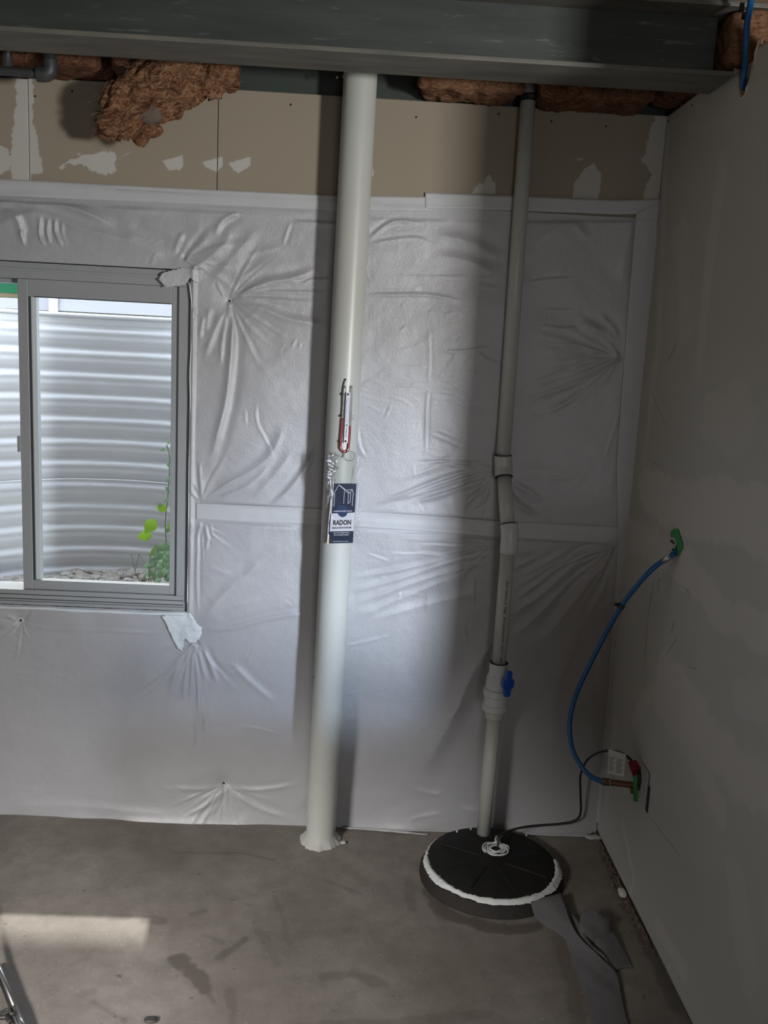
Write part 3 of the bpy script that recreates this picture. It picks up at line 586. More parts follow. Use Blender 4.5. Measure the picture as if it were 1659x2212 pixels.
tape(wl([(-60, 384), (400, 408), (725, 423), (925, 426)]), wl([(-60, 421), (400, 441), (725, 456), (925, 457)]), .0015)
tape(wl([(918, 417), (1110, 424), (1330, 433), (1425, 431)]), wl([(918, 450), (1110, 456), (1330, 464), (1425, 462)]), .0024)
tape(wl([(424, 1086), (700, 1098), (900, 1112), (1090, 1125), (1342, 1137)]), wl([(424, 1120), (700, 1134), (900, 1146), (1090, 1160), (1334, 1176)]), .0016)
tape(wl([(1372, 462), (1352, 700), (1330, 1000), (1334, 1176), (1312, 1500), (1285, 1775)]), wl([(1422, 436), (1408, 700), (1382, 1000), (1358, 1176), (1330, 1500), (1292, 1775)]), .0032)
# patches at the window corners and round the lower fastener
def patch(px_poly, lift=.003, amp=.003, label=None, mat='patch', seed=1):
    P = wl(px_poly); xs_ = [p[0] for p in P]; zs_ = [p[1] for p in P]
    X, Z = np.meshgrid(np.arange(min(xs_), max(xs_), .004), np.arange(min(zs_), max(zs_), .004), indexing='ij')
    h = np.maximum(Hs(X, Z), 0)+lift+amp*vnoise(X, Z, .03, seed)+amp*.6*np.abs(vnoise(X, Z, .012, seed+1))
    kx = (X[:-1, :-1]+X[1:, 1:])/2; kz = (Z[:-1, :-1]+Z[1:, 1:])/2
    o = gridmesh('tape_patch', X, -.006-h, Z, M[mat], vb, keep=inside(kx, kz, P)); md = o.modifiers.new('thickness', 'SOLIDIFY'); md.thickness = .0007
    if label: o['label'] = label
patch([(352, 1330), (372, 1320), (412, 1322), (428, 1345), (436, 1352), (437, 1368), (424, 1388), (412, 1388), (400, 1375), (395, 1405), (385, 1398), (368, 1365)], .004, .004, 'crumpled pale tape patch under the window corner', 'patch', 5)
patch([(344, 605), (352, 590), (372, 584), (400, 578), (440, 585), (450, 600), (425, 612), (412, 600), (402, 615), (360, 622)], .006, .003, 'pale tape patch over the upper window corner', 'tape', 15)
# fasteners
for a, b in [(495, 650), (483, 1692), (45, 1340)]:
    p = PY(a, b); y = -.006-float(Hs(np.array([p.x]), np.array([p.z]))[0])
    lathe('fastener', [(0, .013), (.002, .013), (.003, .009), (.0032, .006)], (p.x, y+.0005, p.z), (p.x, -1, p.z), M['tape'], vb, 18)
    lathe('fastener_hole', [(0, .0045), (.0006, .0045)], (p.x, y-.0027, p.z), (p.x, -1, p.z), M['dark'], vb, 12)
# thin bright edge of the sheet folded round the window, and the lip along the sill
P = spline([(PY(a, b, -.004).x, -.010, PY(a, b).z) for a, b in [(410, 610), (415, 660), (417, 700), (411, 800), (412, 900), (409, 1000), (408, 1100), (407, 1200), (405, 1300)]], 6)
tube('sheet_edge', P, .0022, M['patch'], vb, 8)
X, T = np.meshgrid(np.linspace(WX0, WX1-.01, 160), np.linspace(0, 1, 10), indexing='ij')
PL = [(x, -.013-.004*noise.noise(Vector((x*9, 1, 2))), WZ0-.006+.005*noise.noise(Vector((x*6, 4, 2)))) for x in np.linspace(WX0, WX1-.005, 120)]
tube('rolled_edge', PL, [.0055+.003*noise.noise(Vector((x*14, 7, 1))) for x in np.linspace(WX0, WX1-.005, 120)], M['patch'], vb, 10)
gridmesh('sill_lip', X, .03-.043*T+.002*vnoise(X, T, .05, 61), WZ0+.002+.003*vnoise(X, T*.03, .04, 62)-.006*T**2, M['patch'], vb, solid=.0012)
# folded lip of sheet on the floor, right of the big pipe
for i, (pl, r) in enumerate([([(742, 1776), (850, 1785), (930, 1792), (1000, 1796)], .0035), ([(740, 1788), (850, 1796), (925, 1803)], .004), ([(1130, 1800), (1180, 1790), (1240, 1788), (1280, 1780)], .005)]):
    P = spline([(PZ(a, b, .006).x, PZ(a, b, .006).y if PZ(a, b, .006).y < -.03 else -.035, .006) for a, b in pl], 8)
    tube('sheet_hem', P, [r*random.uniform(.6, 1.1) for _ in P], M['sheet'], vb, 8)

# ------------------------------------------------------------------ window
w1 = st(empty('window_1', (-1.18, .05, WZ0)))
fz0, fz1 = WZ0+.004, WZ1-.006
fx0, fx1 = WX0+.004, WX1-.004
def wf(name, lo, hi, mat='vinyl', bev=.0015, parent=None): return box(name, lo, hi, M[mat], parent or w1, bev)
wf('frame_rail', (fx0, .006, fz0), (fx1, .11, fz0+.052)); wf('frame_rail', (fx0, .006, fz1-.052), (fx1, .11, fz1))
wf('frame_jamb', (fx1-.036, .006, fz0+.0525), (fx1, .11, fz1-.0525)); wf('frame_jamb', (fx0, .006, fz0+.0525), (fx0+.05, .11, fz1-.0525))
for dz in (.018, .034): wf('track_groove', (fx0+.02, .0035, fz0+dz), (fx1-.01, .0062, fz0+dz+.0022), 'gasket', 0)
wf('track_lip', (fx0+.01, -.004, fz0+.001), (fx1-.006, .0058, fz0+.012), 'vinyl', .001)
wf('head_lip', (fx0+.01, -.002, fz1-.028), (fx1-.006, .0058, fz1-.020), 'vinyl', .001)
# right sash (inner) with meeting stile
sx1 = fx1-.036; zsb, zst = fz0+.0525, fz1-.0525
xm0 = PY(44, 900, .02).x; xm0b = xm0+.034
wf('frame_rail', (fx0+.051, .0605, fz1-.066), (xm0+.03, .11, fz1-.0525))
sa = empty('sash', (0, 0, 0)); sa.parent = w1; sa.location = (1.18, -.05, -WZ0); bpy.context.view_layer.update()
gx1 = PY(372, 950, .05).x
wf('sash_stile', (xm0, .016, zsb), (xm0b, .052, zst), 'vinyl', .002, sa); wf('sash_stile', (gx1, .02, zsb), (sx1, .052, zst), 'vinyl', .001, sa)
gz0 = PY(220, 1254, .05).z; gz1 = PY(220, 649, .05).z
wf('sash_rail', (xm0b, .02, zsb), (gx1, .052, gz0), 'vinyl', .001, sa); wf('sash_rail', (xm0b, .02, gz1), (gx1, .052, zst), 'vinyl', .001, sa)
wf('glazing_gasket', (xm0b-.001, .021, gz0-.002), (xm0b+.005, .056, gz1+.002), 'gasket', 0, sa)
wf('glazing_strip', (xm0b+.005, .030, gz0), (xm0b+.014, .060, gz1), 'weather', .001, sa); wf('glazing_strip', (xm0b+.014, .034, gz0), (xm0b+.022, .060, gz1), 'weather', .001, sa)
wf('glazing_gasket', (xm0b+.02, .0195, gz1-.002), (gx1, .03, gz1+.001), 'gasket', 0, sa)
wf('glass_pane', (xm0b, .040, gz0-.005), (gx1+.004, .044, gz1+.005), 'glass', 0, sa)
zl = PY(48, 957, .02).z
wf('latch', (xm0-.009, .008, zl-.03), (xm0+.004, .03, zl+.026), 'vinyl', .002, sa)
# left fixed light
wf('glass_pane', (fx0+.05, .084, fz0+.05), (xm0+.03, .088, fz1-.05), 'glass', 0); wf('outer_stile', (xm0+.004, .075, zsb), (xm0+.03, .10, zst), 'vinyl', .001)
# exterior reveal + grimy gap under the frame + underside shadow gap at the head
for i in range(26):
    x = random.uniform(-1.35, WX1-.012); r = random.uniform(.003, .007)
    bm = bmesh.new(); bmesh.ops.create_icosphere(bm, subdivisions=1, radius=r); bmesh.ops.scale(bm, vec=(3, .8, .5), verts=bm.verts); bmesh.ops.translate(bm, vec=(x, .0, WZ0+.001), verts=bm.verts)
    bm_obj('sill_foam', bm, M['grime'], w1)

# ------------------------------------------------------------------ outdoors
ww = empty('window_well', (-1.18, .9, .6), 'curved corrugated galvanised steel window well outside the window', 'window well')
cxw, aw, bw, y0w = -1.12, .70, .92, .30
th = np.linspace(math.pi, 0, 121); zz = np.linspace(.45, 1.835, 420)
TH, ZZ = np.meshgrid(th, zz, indexing='ij')
pitch = .104; ph = ((ZZ-1.80)/pitch)
cor = .0055*np.cos(2*math.pi*ph)+.0028*np.cos(4*math.pi*ph+.6)+.0012*np.cos(6*math.pi*ph+2); cor = np.where(ZZ > 1.80, .006, cor)
def wellr(TH, off): c_, s_ = np.cos(TH), np.sin(TH); e_ = .90; return cxw+(aw+off)*np.sign(c_)*np.abs(c_)**e_, y0w+(bw+off)*np.abs(s_)**e_
Xw, Yw = wellr(TH, cor)
gridmesh('corrugated_wall', Xw, Yw, ZZ, M['galv'], ww, solid=.003)
xr, yr = wellr(th, 0.0); P = [(x, y, 1.84) for x, y in zip(xr, yr)]
tube('rolled_rim', P, .010, M['galv'], ww, 12)
xr, yr = wellr(th, -.016); tube('lap_seam', [(x, y, 1.075) for x, y in zip(xr, yr)], .0045, M['galv'], ww, 8)
# earth in the well and the yard
gxw, gyw = np.meshgrid(np.linspace(-2.1, -.25, 190), np.linspace(.31, 1.3, 110), indexing='ij')
dd = np.clip((gyw-.35)/.85, 0, 1)
zg = .60+.03*dd+.018*vnoise(gxw, gyw, .11, 71)+.010*vnoise(gxw, gyw, .035, 72)+.05*np.exp(-((gxw+.62)/.25)**2-((gyw-.9)/.3)**2)
inw = ((np.abs((gxw-cxw)/(aw+.01)))**(2/.9)+(np.abs((gyw-y0w)/(bw+.01)))**(2/.9)) < 1.0
kk = inw[:-1, :-1] & inw[1:, 1:] & inw[:-1, 1:] & inw[1:, :-1]
so = gridmesh('well_soil', gxw, gyw, zg, M['soil'], None, keep=kk); tag(so, 'strip of dry soil and gravel on the floor of the window well', 'soil', kind='stuff')
V = []; Fc = []
for i in range(420):
    x = random.uniform(-1.62, -.6); y = random.uniform(.42, .42+.72*math.sqrt(max(0, 1-((x+1.12)/.66)**2)))
    bm = bmesh.new(); bmesh.ops.create_icosphere(bm, subdivisions=1, radius=1); r = random.uniform(.006, .022)
    base = len(V); q = Vector((random.uniform(.7, 1.3), random.uniform(.7, 1.3), random.uniform(.5, .9)))*r
    zc = .605+.03*min(max((y-.35)/.85, 0), 1)+random.uniform(-.004, .014)
    for v in bm.verts: V.append((x+v.co.x*q.x*random.uniform(.85, 1.15), y+v.co.y*q.y, zc+v.co.z*q.z))
    for f in bm.faces: Fc.append(tuple(base+v.index for v in f.verts))
    bm.free()
sn = mesh('well_gravel', V, Fc, M['stone']); tag(sn, 'loose gravel and clods lying on the soil in the window well', 'gravel', kind='stuff')
yd = st(box('floor_yard', (-12, 1.35, 1.55), (8, 9, 1.72), M['grass']))
# neighbouring house: lap siding boards, corner trim, window
nh = empty('neighbour_house', (0, 5.2, 1.7), 'pale lap sided house wall standing beyond the window well', 'house')
ny = 5.2
def NYp(a, b): return PY(a, b, ny)
zb = NYp(240, 683).z-.25
xc0, xc1 = NYp(106, 660).x, NYp(126, 660).x
box('foundation_wall', (-8, ny+.05, 1.0), (4, ny+.3, zb+.02), M['concrete'], nh)
lapz = NYp(240, 677).z
i = 0; z = lapz-.19
while z < 4.2:
    bmx = bmesh.new(); vs = [(xc1, ny, z), (4, ny, z), (4, ny+.018, z+.19), (xc1, ny+.018, z+.19), (xc1, ny+.03, z), (4, ny+.03, z), (4, ny+.03, z+.19), (xc1, ny+.03, z+.19)]
    mesh('siding_board', vs, [(0, 1, 2, 3), (4, 7, 6, 5), (0, 4, 5, 1), (3, 2, 6, 7), (0, 3, 7, 4), (1, 5, 6, 2)], M['siding'], nh); bmx.free(); z += .19
box('corner_trim', (xc0, ny-.012, zb), (xc1, ny+.03, 4.2), M['sidingtrim'], nh)
z = lapz-.19
while z < 4.2:
    mesh('siding_board', [(-8, ny+.10, z), (xc0, ny+.10, z), (xc0, ny+.118, z+.19), (-8, ny+.118, z+.19)], [(0, 1, 2, 3)], M['siding'], nh).modifiers.new('thickness', 'SOLIDIFY').thickness = .01; z += .19
# added unseen beam over the well that cuts the sun off on the basement floor; green-edged board in front of it
dk = empty('sun_blocker', (-1.2, .31, 0), 'added unseen beam on rafters that cuts off the sun above the window well', 'sun_blocker')
box('sun_blocker_beam', (-6, 1.64, 4.0), (4, 2.06, 4.12), M['wood'], dk)
for i in range(8): box('blocker_rafter', (-5.8+i*1.3, .31, 3.88), (-5.75+i*1.3, 2.06, 3.995), M['wood'], dk)
box('house_wall_upper', (-6, .20, 2.97), (4, .30, 5.5), M['siding'], dk)
gb = empty('green_board', (-1.8, 1.0, 1.9), 'green edged board lying across the well above the left pane', 'board')
p0, p1 = PY(-60, 616, 1.1), PY(44, 622, 1.1)
box('green_face', (p0.x-.6, 1.09, PY(20, 633, 1.1).z), (p1.x+.03, 1.25, PY(20, 618, 1.1).z+.05), M['greenboard'], gb); box('tan_edge', (p0.x-.6, 1.095, PY(20, 641, 1.1).z), (p1.x+.03, 1.25, PY(20, 633, 1.1).z-.0005), M['tanboard'], gb)

# plants in the well
def leaf_mesh(name, mat, w_=.5, lobed=False):
    V = []; Fc = []; N = 9
    for i in range(N):
        t = i/(N-1); half = w_*math.sin(math.pi*min(max(t, .02), .985)**.8)*(1+(.35*math.sin(t*16) if lobed else 0))*.5
        zc = .12*math.sin(t*math.pi); V += [(-half, t, zc-.08*half), (0, t, zc+.02), (half, t, zc-.08*half)]
    for i in range(N-1):
        a = i*3; Fc += [(a, a+1, a+4, a+3), (a+1, a+2, a+5, a+4)]
    me = bpy.data.meshes.new(name); me.from_pydata(V, [], Fc); me.materials.append(mat); me.polygons.foreach_set('use_smooth', [True]*len(Fc)); return me
LB = leaf_mesh('leaf', M['leaf_sunlit'], .75); LD = leaf_mesh('leaf', M['leaf'], .8, True); LE = leaf_mesh('leaf', M['leaf'], .55)
def leaf(me, root, loc, size, face, spin, parent=None):
    o = bpy.data.objects.new('leaf', me); COL.objects.link(o)
    nrm = Vector(face).normalized(); ax = nrm.to_track_quat('Z', 'Y').to_matrix() @ Matrix.Rotation(spin, 3, 'Z')
    M4 = (ax*size).to_4x4(); M4.translation = Vector(loc); o.parent = root; bpy.context.view_layer.update()
    o.matrix_parent_inverse = root.matrix_world.inverted(); o.matrix_world = M4; return o
YP = .80
def pp(a, b, y=YP): return PY(a, b, y)
pv = empty('climbing_weed', pp(362, 1245), 'tall thin leafy weed climbing the right edge of the window well', 'plant')
stem = spline([pp(358, 1250), pp(360, 1190), pp(357, 1130), pp(362, 1080), pp(366, 1020), pp(366, 985), pp(360, 960)], 6)
tube('stem', stem, .0022, M['stem'], pv, 6)
for (a, b, s_, me, sp_) in [(335, 1122, .075, LB, 2.5), (328, 1157, .065, LB, 1.7), (360, 1102, .05, LB, 1.2), (370, 1125, .06, LB, 3.4), (343, 1186, .05, LB, 2.3), (352, 1195, .055, LE, .8), (350, 1098, .035, LE, .5), (366, 1060, .03, LE, 1), (369, 1055, .028, LE, 4), (368, 1030, .03, LE, 2.6), (366, 1010, .028, LE, .3), (370, 1000, .03, LE, 5), (357, 970, .024, LE, 2), (365, 960, .024, LE, .4), (358, 1150, .035, LE, 5.5), (368, 1175, .04, LE, 4.5), (355, 1215, .05, LE, 1.4), (366, 1078, .03, LE, 2.2), (364, 1045, .026, LE, 5.2), (371, 1018, .026, LE, 3)]:
    leaf(me, pv, pp(a, b, YP-.01), s_, (random.uniform(-.4, .4), -1, random.uniform(.1, .6)), sp_)
gp = empty('ground_weed', pp(330, 1250), 'low spreading weed on the soil at the right of the window well', 'plant')
rs = random.Random(3)
for i in range(80):
    a = 372-abs(rs.gauss(0, 28)); b = 1250-rs.uniform(0, 1)*(12+(a-285)*.75); y = rs.uniform(.55, .85)
    leaf(rs.choice([LD, LE]), gp, pp(a, b, y), rs.uniform(.018, .045), (rs.uniform(-.7, .7), -1, rs.uniform(0, 1.2)), rs.uniform(0, 6.28))
for i in range(9):
    a = rs.uniform(300, 368); tube('stem', [pp(a, 1256, .7), pp(a+rs.uniform(-12, 8), 1235, .7), pp(a+rs.uniform(-25, 10), 1195, .7)], .0015, M['stem'], gp, 5)

# ------------------------------------------------------------------ steel beam, gas pipe, insulation
ZB = 2.517
bt = empty('steel_beam', (0, -.475, ZB), 'dark painted steel I beam spanning under the ceiling above both pipes', 'beam')
bx1 = PY(1543, 100, -.475).x
box('beam_web', (-3.19, -.481, ZB+.013), (bx1, -.469, ZB+.172), M['steel'], bt)
box('beam_flange', (-3.19, -.565, ZB), (.965, -.392, ZB+.0125), M['flange'], bt, .002)
box('beam_flange', (-3.19, -.565, ZB+.1725), (1.4, -.392, ZB+.185), M['flange'], bt, .002)
pl = tag(box('sill_plate', (-3.19, -.60, ZB+.186), (3.5, -.37, ZB+.225), M['wood'], None, .002), 'brown wooden plate lying on top of the steel beam', 'plank')
for i, x in enumerate([-2.6, -2.2, -1.8, -.9, -.02, .85, 1.9, 2.3, 2.8]):
    j = tag(box('ceiling_joist', (x-.019, -5.55, ZB+.226), (x+.019, .055, 2.958), M['wood']), 'wooden floor joist crossing over the steel beam', 'joist', 'joists crossing over the beam')
gpz = 2.60
gp_ = empty('gas_pipe', PY(110, 150, -.25), 'dark iron gas pipe with an elbow under the left end of the beam', 'pipe')
p1, p2, p3 = PY(-40, 151, -.25), PY(92, 161, -.25), PY(107, 150, -.25)
tube('pipe_run', spline([PY(-60, 151, -.25), PY(20, 154, -.25), PY(85, 160, -.25)], 4), .013, M['black_pipe'], gp_, 16)
tube('elbow', spline([PY(80, 160, -.25), PY(98, 160, -.25), PY(108, 152, -.25), PY(108, 128, -.25)], 5), .022, M['black_pipe'], gp_, 18)
tube('pipe_riser', [PY(108, 132, -.25), PY(110, 60, -.25)], .017, M['black_pipe'], gp_, 16)
tube('pipe_riser', [PY(15, 150, -.20), PY(17, 60, -.20)], .014, M['black_pipe'], gp_, 16)
def lump(name, lo, hi, mat, seed, amp=.03, label=None, sub=38, parent=None, grp=None):
    bm = bmesh.new(); bmesh.ops.create_cube(bm, size=1); lo, hi = Vector(lo), Vector(hi); s_ = hi-lo; c = (lo+hi)/2
    bmesh.ops.subdivide_edges(bm, edges=bm.edges[:], cuts=sub, use_grid_fill=True)
    for v in bm.verts:
        d = v.co.copy(); ln = max(abs(d.x), abs(d.y), abs(d.z))*2
        PW = 2.4 if max(s_) < .15 else 11.; r = (abs(d.x*2)**PW+abs(d.y*2)**PW+abs(d.z*2)**PW)**(1/PW); d = d*(1/max(r, .001))*ln if r > 0 else d
        p = Vector((d.x*s_.x, d.y*s_.y, d.z*s_.z))+c
        nz = noise.fractal(p*9+Vector((seed, 0, 0)), 1.0, 2.0, 4)*.8+abs(noise.noise(p*26+Vector((0, seed, 0))))*.45+noise.noise(Vector((p.x*70, p.y*70, p.z*30+seed)))*.2
        q = (p-c).normalized(); v.co = p+q*nz*amp
    o = bm_obj(name, bm, mat, parent, True)
    if label: tag(o, label, 'insulation', grp)
    return o
lump('insulation_batt', (-1.45, -.20, 2.548), (-.83, .0, 2.80), M['insul'], 1, .022, 'brown glass wool batt above the drywall at far left behind gas pipe')
lump('insulation_batt', (-.80, -.19, 2.545), (-.42, .0, 2.80), M['insul'], 2, .022, 'brown glass wool batt just left of the hanging clump')
xa, xb = PY(912, 200, -.12).x, PY(1120, 200, -.12).x
lump('insulation_batt', (xa, -.18, 2.552), (xb, .0, 2.80), M['insul_pale'], 3, .026, 'brown glass wool batt between the two white pipes')
xa, xb = PY(1168, 210, -.12).x, PY(1402, 230, -.12).x
lump('insulation_batt', (xa, -.18, 2.548), (xb, .0, 2.80), M['insul'], 4, .026, 'brown glass wool batt just right of the thin drain pipe')
xa = PY(1425, 230, -.12).x
lump('insulation_batt', (xa, -.34, 2.572), (XR+.30, .0, 2.80), M['insul'], 5, .02, 'brown glass wool batt in the corner above both drywall walls')
lump('insulation_batt', (bx1+.008, -.565, 2.545), (1.5, -.40, 2.688), M['insul_pale'], 6, .014, 'pale brown glass wool batt at the right end of the beam web')
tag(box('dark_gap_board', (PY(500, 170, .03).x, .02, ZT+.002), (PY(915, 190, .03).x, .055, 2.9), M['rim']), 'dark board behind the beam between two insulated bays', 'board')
# hanging clump
cl = empty('hanging_insulation', PY(350, 220, -.2), 'torn brown glass wool clump hanging down below the beam at left', 'insulation')
bm = bmesh.new()
for a, b, r, y in [(478, 165, 26, -.16), (440, 168, 34, -.18), (400, 168, 40, -.20), (355, 182, 46, -.22), (315, 200, 44, -.22), (282, 225, 40, -.22), (258, 248, 30, -.21), (240, 268, 18, -.20), (290, 262, 28, -.20), (320, 270, 18, -.19), (342, 240, 22, -.19), (385, 212, 22, -.18), (428, 200, 18, -.17), (470, 192, 13, -.16), (500, 185, 10, -.15), (335, 288, 12, -.19), (304, 284, 16, -.2), (262, 276, 16, -.2), (330, 150, 26, -.2), (375, 150, 26, -.2)]:
    p = PY(a, b, y); r = r*.00152; m_ = Matrix.Translation(p) @ Matrix.Rotation(-.72, 4, 'Y') @ Matrix.Diagonal((r*1.45, r*.85, r*.9, 1)); bmesh.ops.create_icosphere(bm, subdivisions=3, radius=1, matrix=m_)
me = bpy.data.meshes.new('t'); bm.to_mesh(me); bm.free(); to = bpy.data.objects.new('t', me); COL.objects.link(to)
rm = to.modifiers.new('r', 'REMESH'); rm.mode = 'VOXEL'; rm.voxel_size = .0045
dg = bpy.context.evaluated_depsgraph_get(); me2 = bpy.data.meshes.new_from_object(to.evaluated_get(dg)); bpy.data.objects.remove(to)
NR = [v.normal.copy() for v in me2.vertices]; ctr = PY(350, 215, -.2)
for v, nr in zip(me2.vertices, NR):
    p = v.co; u = (p.x-ctr.x)*.75+(p.z-ctr.z)*.65; wv_ = -(p.x-ctr.x)*.65+(p.z-ctr.z)*.75     # folds run along u
    warp = noise.noise(p*14)*.035
    f1 = 1-abs(noise.noise(Vector((u*5, (wv_+warp*1.5)*30, p.y*18+3))))*2.6
    f2 = noise.noise(Vector((u*22, (wv_+warp)*110, p.y*60)))
    v.co = p+nr*(f1*.021+f2*.006+noise.noise(p*16)*.014+noise.noise(p*60)*.003)
me2.materials.clear(); me2.materials.append(M['insul_fold']); me2.polygons.foreach_set('use_smooth', [True]*len(me2.polygons)); me2.name = 'wool_body'
body = bpy.data.objects.new('wool_body', me2); link(body, cl)
V = []; Fc = []; rs = random.Random(9); vs = me2.vertices
for i in range(1500):
    v = vs[rs.randrange(len(vs))]
    if v.normal.y > .3: continue
    d = Vector((.75+rs.uniform(-.3, .3), rs.uniform(-.25, .1), .6+rs.uniform(-.35, .3))).normalized()*rs.uniform(.012, .04)*rs.choice([-1, 1])
    P = spline([v.co, v.co+d*.5+v.normal*rs.uniform(.001, .006), v.co+d+v.normal*rs.uniform(-.004, .006)], 3)
    a, b = tube_data(P, rs.uniform(.0002, .00042), 3, False); base = len(V); V += a; Fc += [tuple(base+q for q in f) for f in b]
tag(mesh('loose_fibres', V, Fc, M['strand'], cl), kind='stuff')
lump('grey_facing', tuple(PY(310, 262, -.245)-Vector((.02, .0, .0))), tuple(PY(345, 225, -.245)+Vector((.0, .03, .0))), M['kraft'], 12, .008, None, 10, cl)
lump('grey_facing', tuple(PY(290, 175, -.21)-Vector((.05, .0, .0))), tuple(PY(300, 140, -.21)+Vector((.0, .04, .0))), M['kraft'], 13, .010, None, 10, cl)

# ------------------------------------------------------------------ radon vent pipe
b0 = Vector((PY(692, 1815, -.112).x, -.112, 0)); t0 = PY(779, 160, -.112); ax = (t0-b0).normalized()
RB = .0528
rp = empty('radon_vent_pipe', b0, 'thick white plastic vent pipe rising from the slab to the beam', 'pipe')
L = 2.72
def onax(z): return b0+ax*(z/ax.z)
lathe('pipe', [(0.001, RB), (L, RB)], b0, b0+ax, M['pvc'], rp, 64)
bm = bmesh.new(); V = []; Fc = []; seg = 72; rs = random.Random(4)
prof = [(.000, 1.42), (.006, 1.36), (.012, 1.22), (.020, 1.10), (.030, 1.02), (.034, .985)]
wob = [1+.05*math.sin(3*k_*2*math.pi/seg+1)+.03*math.sin(11*k_*2*math.pi/seg)+rs.uniform(-.05, .05) for k_ in range(seg)]
for z, r in prof:
    for k_ in range(seg):
        a = 2*math.pi*k_/seg; rr = RB*(1+(r-1)*wob[k_]**3) if r > 1 else RB*r
        V.append(b0+Vector((math.cos(a)*rr, math.sin(a)*rr, z+(.002*math.sin(5*a) if 0 < z < .03 else 0)+.0004)))
for i in range(len(prof)-1):
    for k_ in range(seg): k2 = (k_+1) % seg; Fc.append((i*seg+k_, i*seg+k2, (i+1)*seg+k2, (i+1)*seg+k_))
cc = mesh('sealant_collar', V, Fc, M['caulk_grey'], rp, True); bm.free()
p = PZ(742, 1818, .01); lump('sealant_smear', (p.x-.012, p.y-.008, .0006), (p.x+.010, p.y+.008, .012), M['caulk_grey'], 3, .002, None, 6, rp)
for a, b in [(742, 166), (728, 168)]:
    p = PY(a, b, -.15); lathe('hanger_screw', [(0, .004), (.006, .004), (.008, .002)], (p.x, -.15, p.z), (p.x, -1, p.z), M['brass'], rp, 10)
# pencil marks
def pipe_mark(pts, r, mat, name='pencil_mark', parent=rp):
    out = []
    for a, b in pts:
        p = PY(a, b, -.16); c = onax(p.z); dx = p.x-c.x; dx = max(min(dx, RB*.97), -RB*.97); out.append((c.x+dx, c.y-math.sqrt(RB*RB-dx*dx)-.0002, p.z))
    tube(name, out, r, M[mat], parent, 5)
for s_ in [[(757, 890), (760, 891)], [(760, 900), (762, 898)], [(764, 897), (766, 899)], [(758, 905), (763, 904), (760, 908)], [(763, 903), (764, 906)]]: pipe_mark(s_, .0006, 'ink')
pipe_mark([(676, 1468), (677, 1474)], .0014, 'dark')

# manometer hanging on the pipe
mn = empty('manometer', PY(744, 970, -.175), 'red fluid U tube manometer with white scale on the thick pipe', 'gauge')
YM = b0.y-RB-.006
def q_(a, b, y=None): return PY(a, b, YM if y is None else y)
def frontoff(a, b, extra=.006):
    p = PY(a, b, YM); c = onax(p.z); dx = max(min(p.x-c.x, RB*.9), -RB*.9); return PY(a, b, c.y-math.sqrt(RB*RB-dx*dx)-extra)
lf = [frontoff(a, b) for a, b in [(744.5, 833), (742, 870), (739, 910), (736, 945), (735, 964)]]
rt = [frontoff(a, b) for a, b in [(758.5, 833), (758, 870), (756.5, 905), (754.5, 945), (753, 962)]]
bot = [frontoff(a, b) for a, b in [(736.5, 970), (740, 974.5), (744, 976), (748.5, 975), (752, 970)]]
path = spline(lf+bot+rt[::-1], 5)
tube('clear_tube', path, .0047, M['tubep'], mn, 14)
red = spline([frontoff(a, b) for a, b in [(739.3, 903), (737.5, 930), (735.8, 950), (735, 964)]]+bot+[frontoff(a, b) for a, b in [(753, 962), (754.5, 945), (755.8, 920)]], 5)
tube('red_fluid', red, .0040, M['redfluid'], mn, 12)
tube('sensing_hose', spline([frontoff(745, 819, -.004), frontoff(744, 824, .003), frontoff(741, 836, .003), frontoff(739.5, 850, .003), frontoff(738.5, 880, .003), frontoff(737, 900, .003)], 5), [.0026]*21+[.0026]*5 if False else .0024, M['kraft'], mn, 10)
lathe('sensing_hole', [(0, .004), (.001, .004)], frontoff(745.3, 820, .0001), frontoff(745.3, 820, .0001)+Vector((0, -1, 0)), M['dark'], mn, 12)
for a, b in [(739.5, 851), (737, 898), (734, 953)]: p = frontoff(a, b, .004); lathe('tube_clip', [(0, .0045), (.004, .0045), (.005, .003)], p, p+Vector((-.2, -1, 0)), M['darkmetal'], mn, 10)
sc_ = [q_(748.5, 848.5, YM-.006), q_(756.5, 848.5, YM-.006), q_(750.5, 957, YM-.006), q_(743, 957, YM-.006)]
sc_ = [PY(a, b, YM-.004) for a, b in [(748.3, 848), (757, 848), (751.5, 957), (742.8, 957)]]
V = sc_+[v+Vector((0, .0022, 0)) for v in sc_]; mesh('scale_plate', V, [(0, 3, 2, 1), (4, 5, 6, 7), (0, 1, 5, 4), (1, 2, 6, 5), (2, 3, 7, 6), (3, 0, 4, 7)], M['whitep'], mn)
for a, b in [(752, 852), (746.5, 953)]: p = PY(a, b, YM-.0045); lathe('plate_screw', [(0, .0034), (.0012, .0034), (.0016, .002)], p, p+Vector((0, -1, 0)), M['ink'], mn, 14)
V = []; Fc = []
for i in range(26):      # graduation ticks on both edges
    t = i/25.; b = 861+t*50; 
    for e0, e1 in ((.12, .26+.12*(i % 5 == 0)), (.74-.10*(i % 5 == 0), .88)):
        xa = 748.3+(742.8-748.3)*(b-848)/109; wd = 8.7; base = len(V)
        V += [PY(xa+wd*e0, b, YM-.0046), PY(xa+wd*e1, b, YM-.0046), PY(xa+wd*e1, b+.55, YM-.0046), PY(xa+wd*e0, b+.55, YM-.0046)]; Fc.append((base, base+3, base+2, base+1))
mesh('scale_ticks', V, Fc, M['ink'], mn)
upv = (PY(748.5, 900, YM)-PY(747, 930, YM)).normalized(); lft = Vector((1, 0, 0))
text('scale_text', 'MANOMETER', .0042, PY(748, 934, YM-.0046), upv, (-upv.z, 0, upv.x), M['ink'], mn, width=.032, depth=.0001)
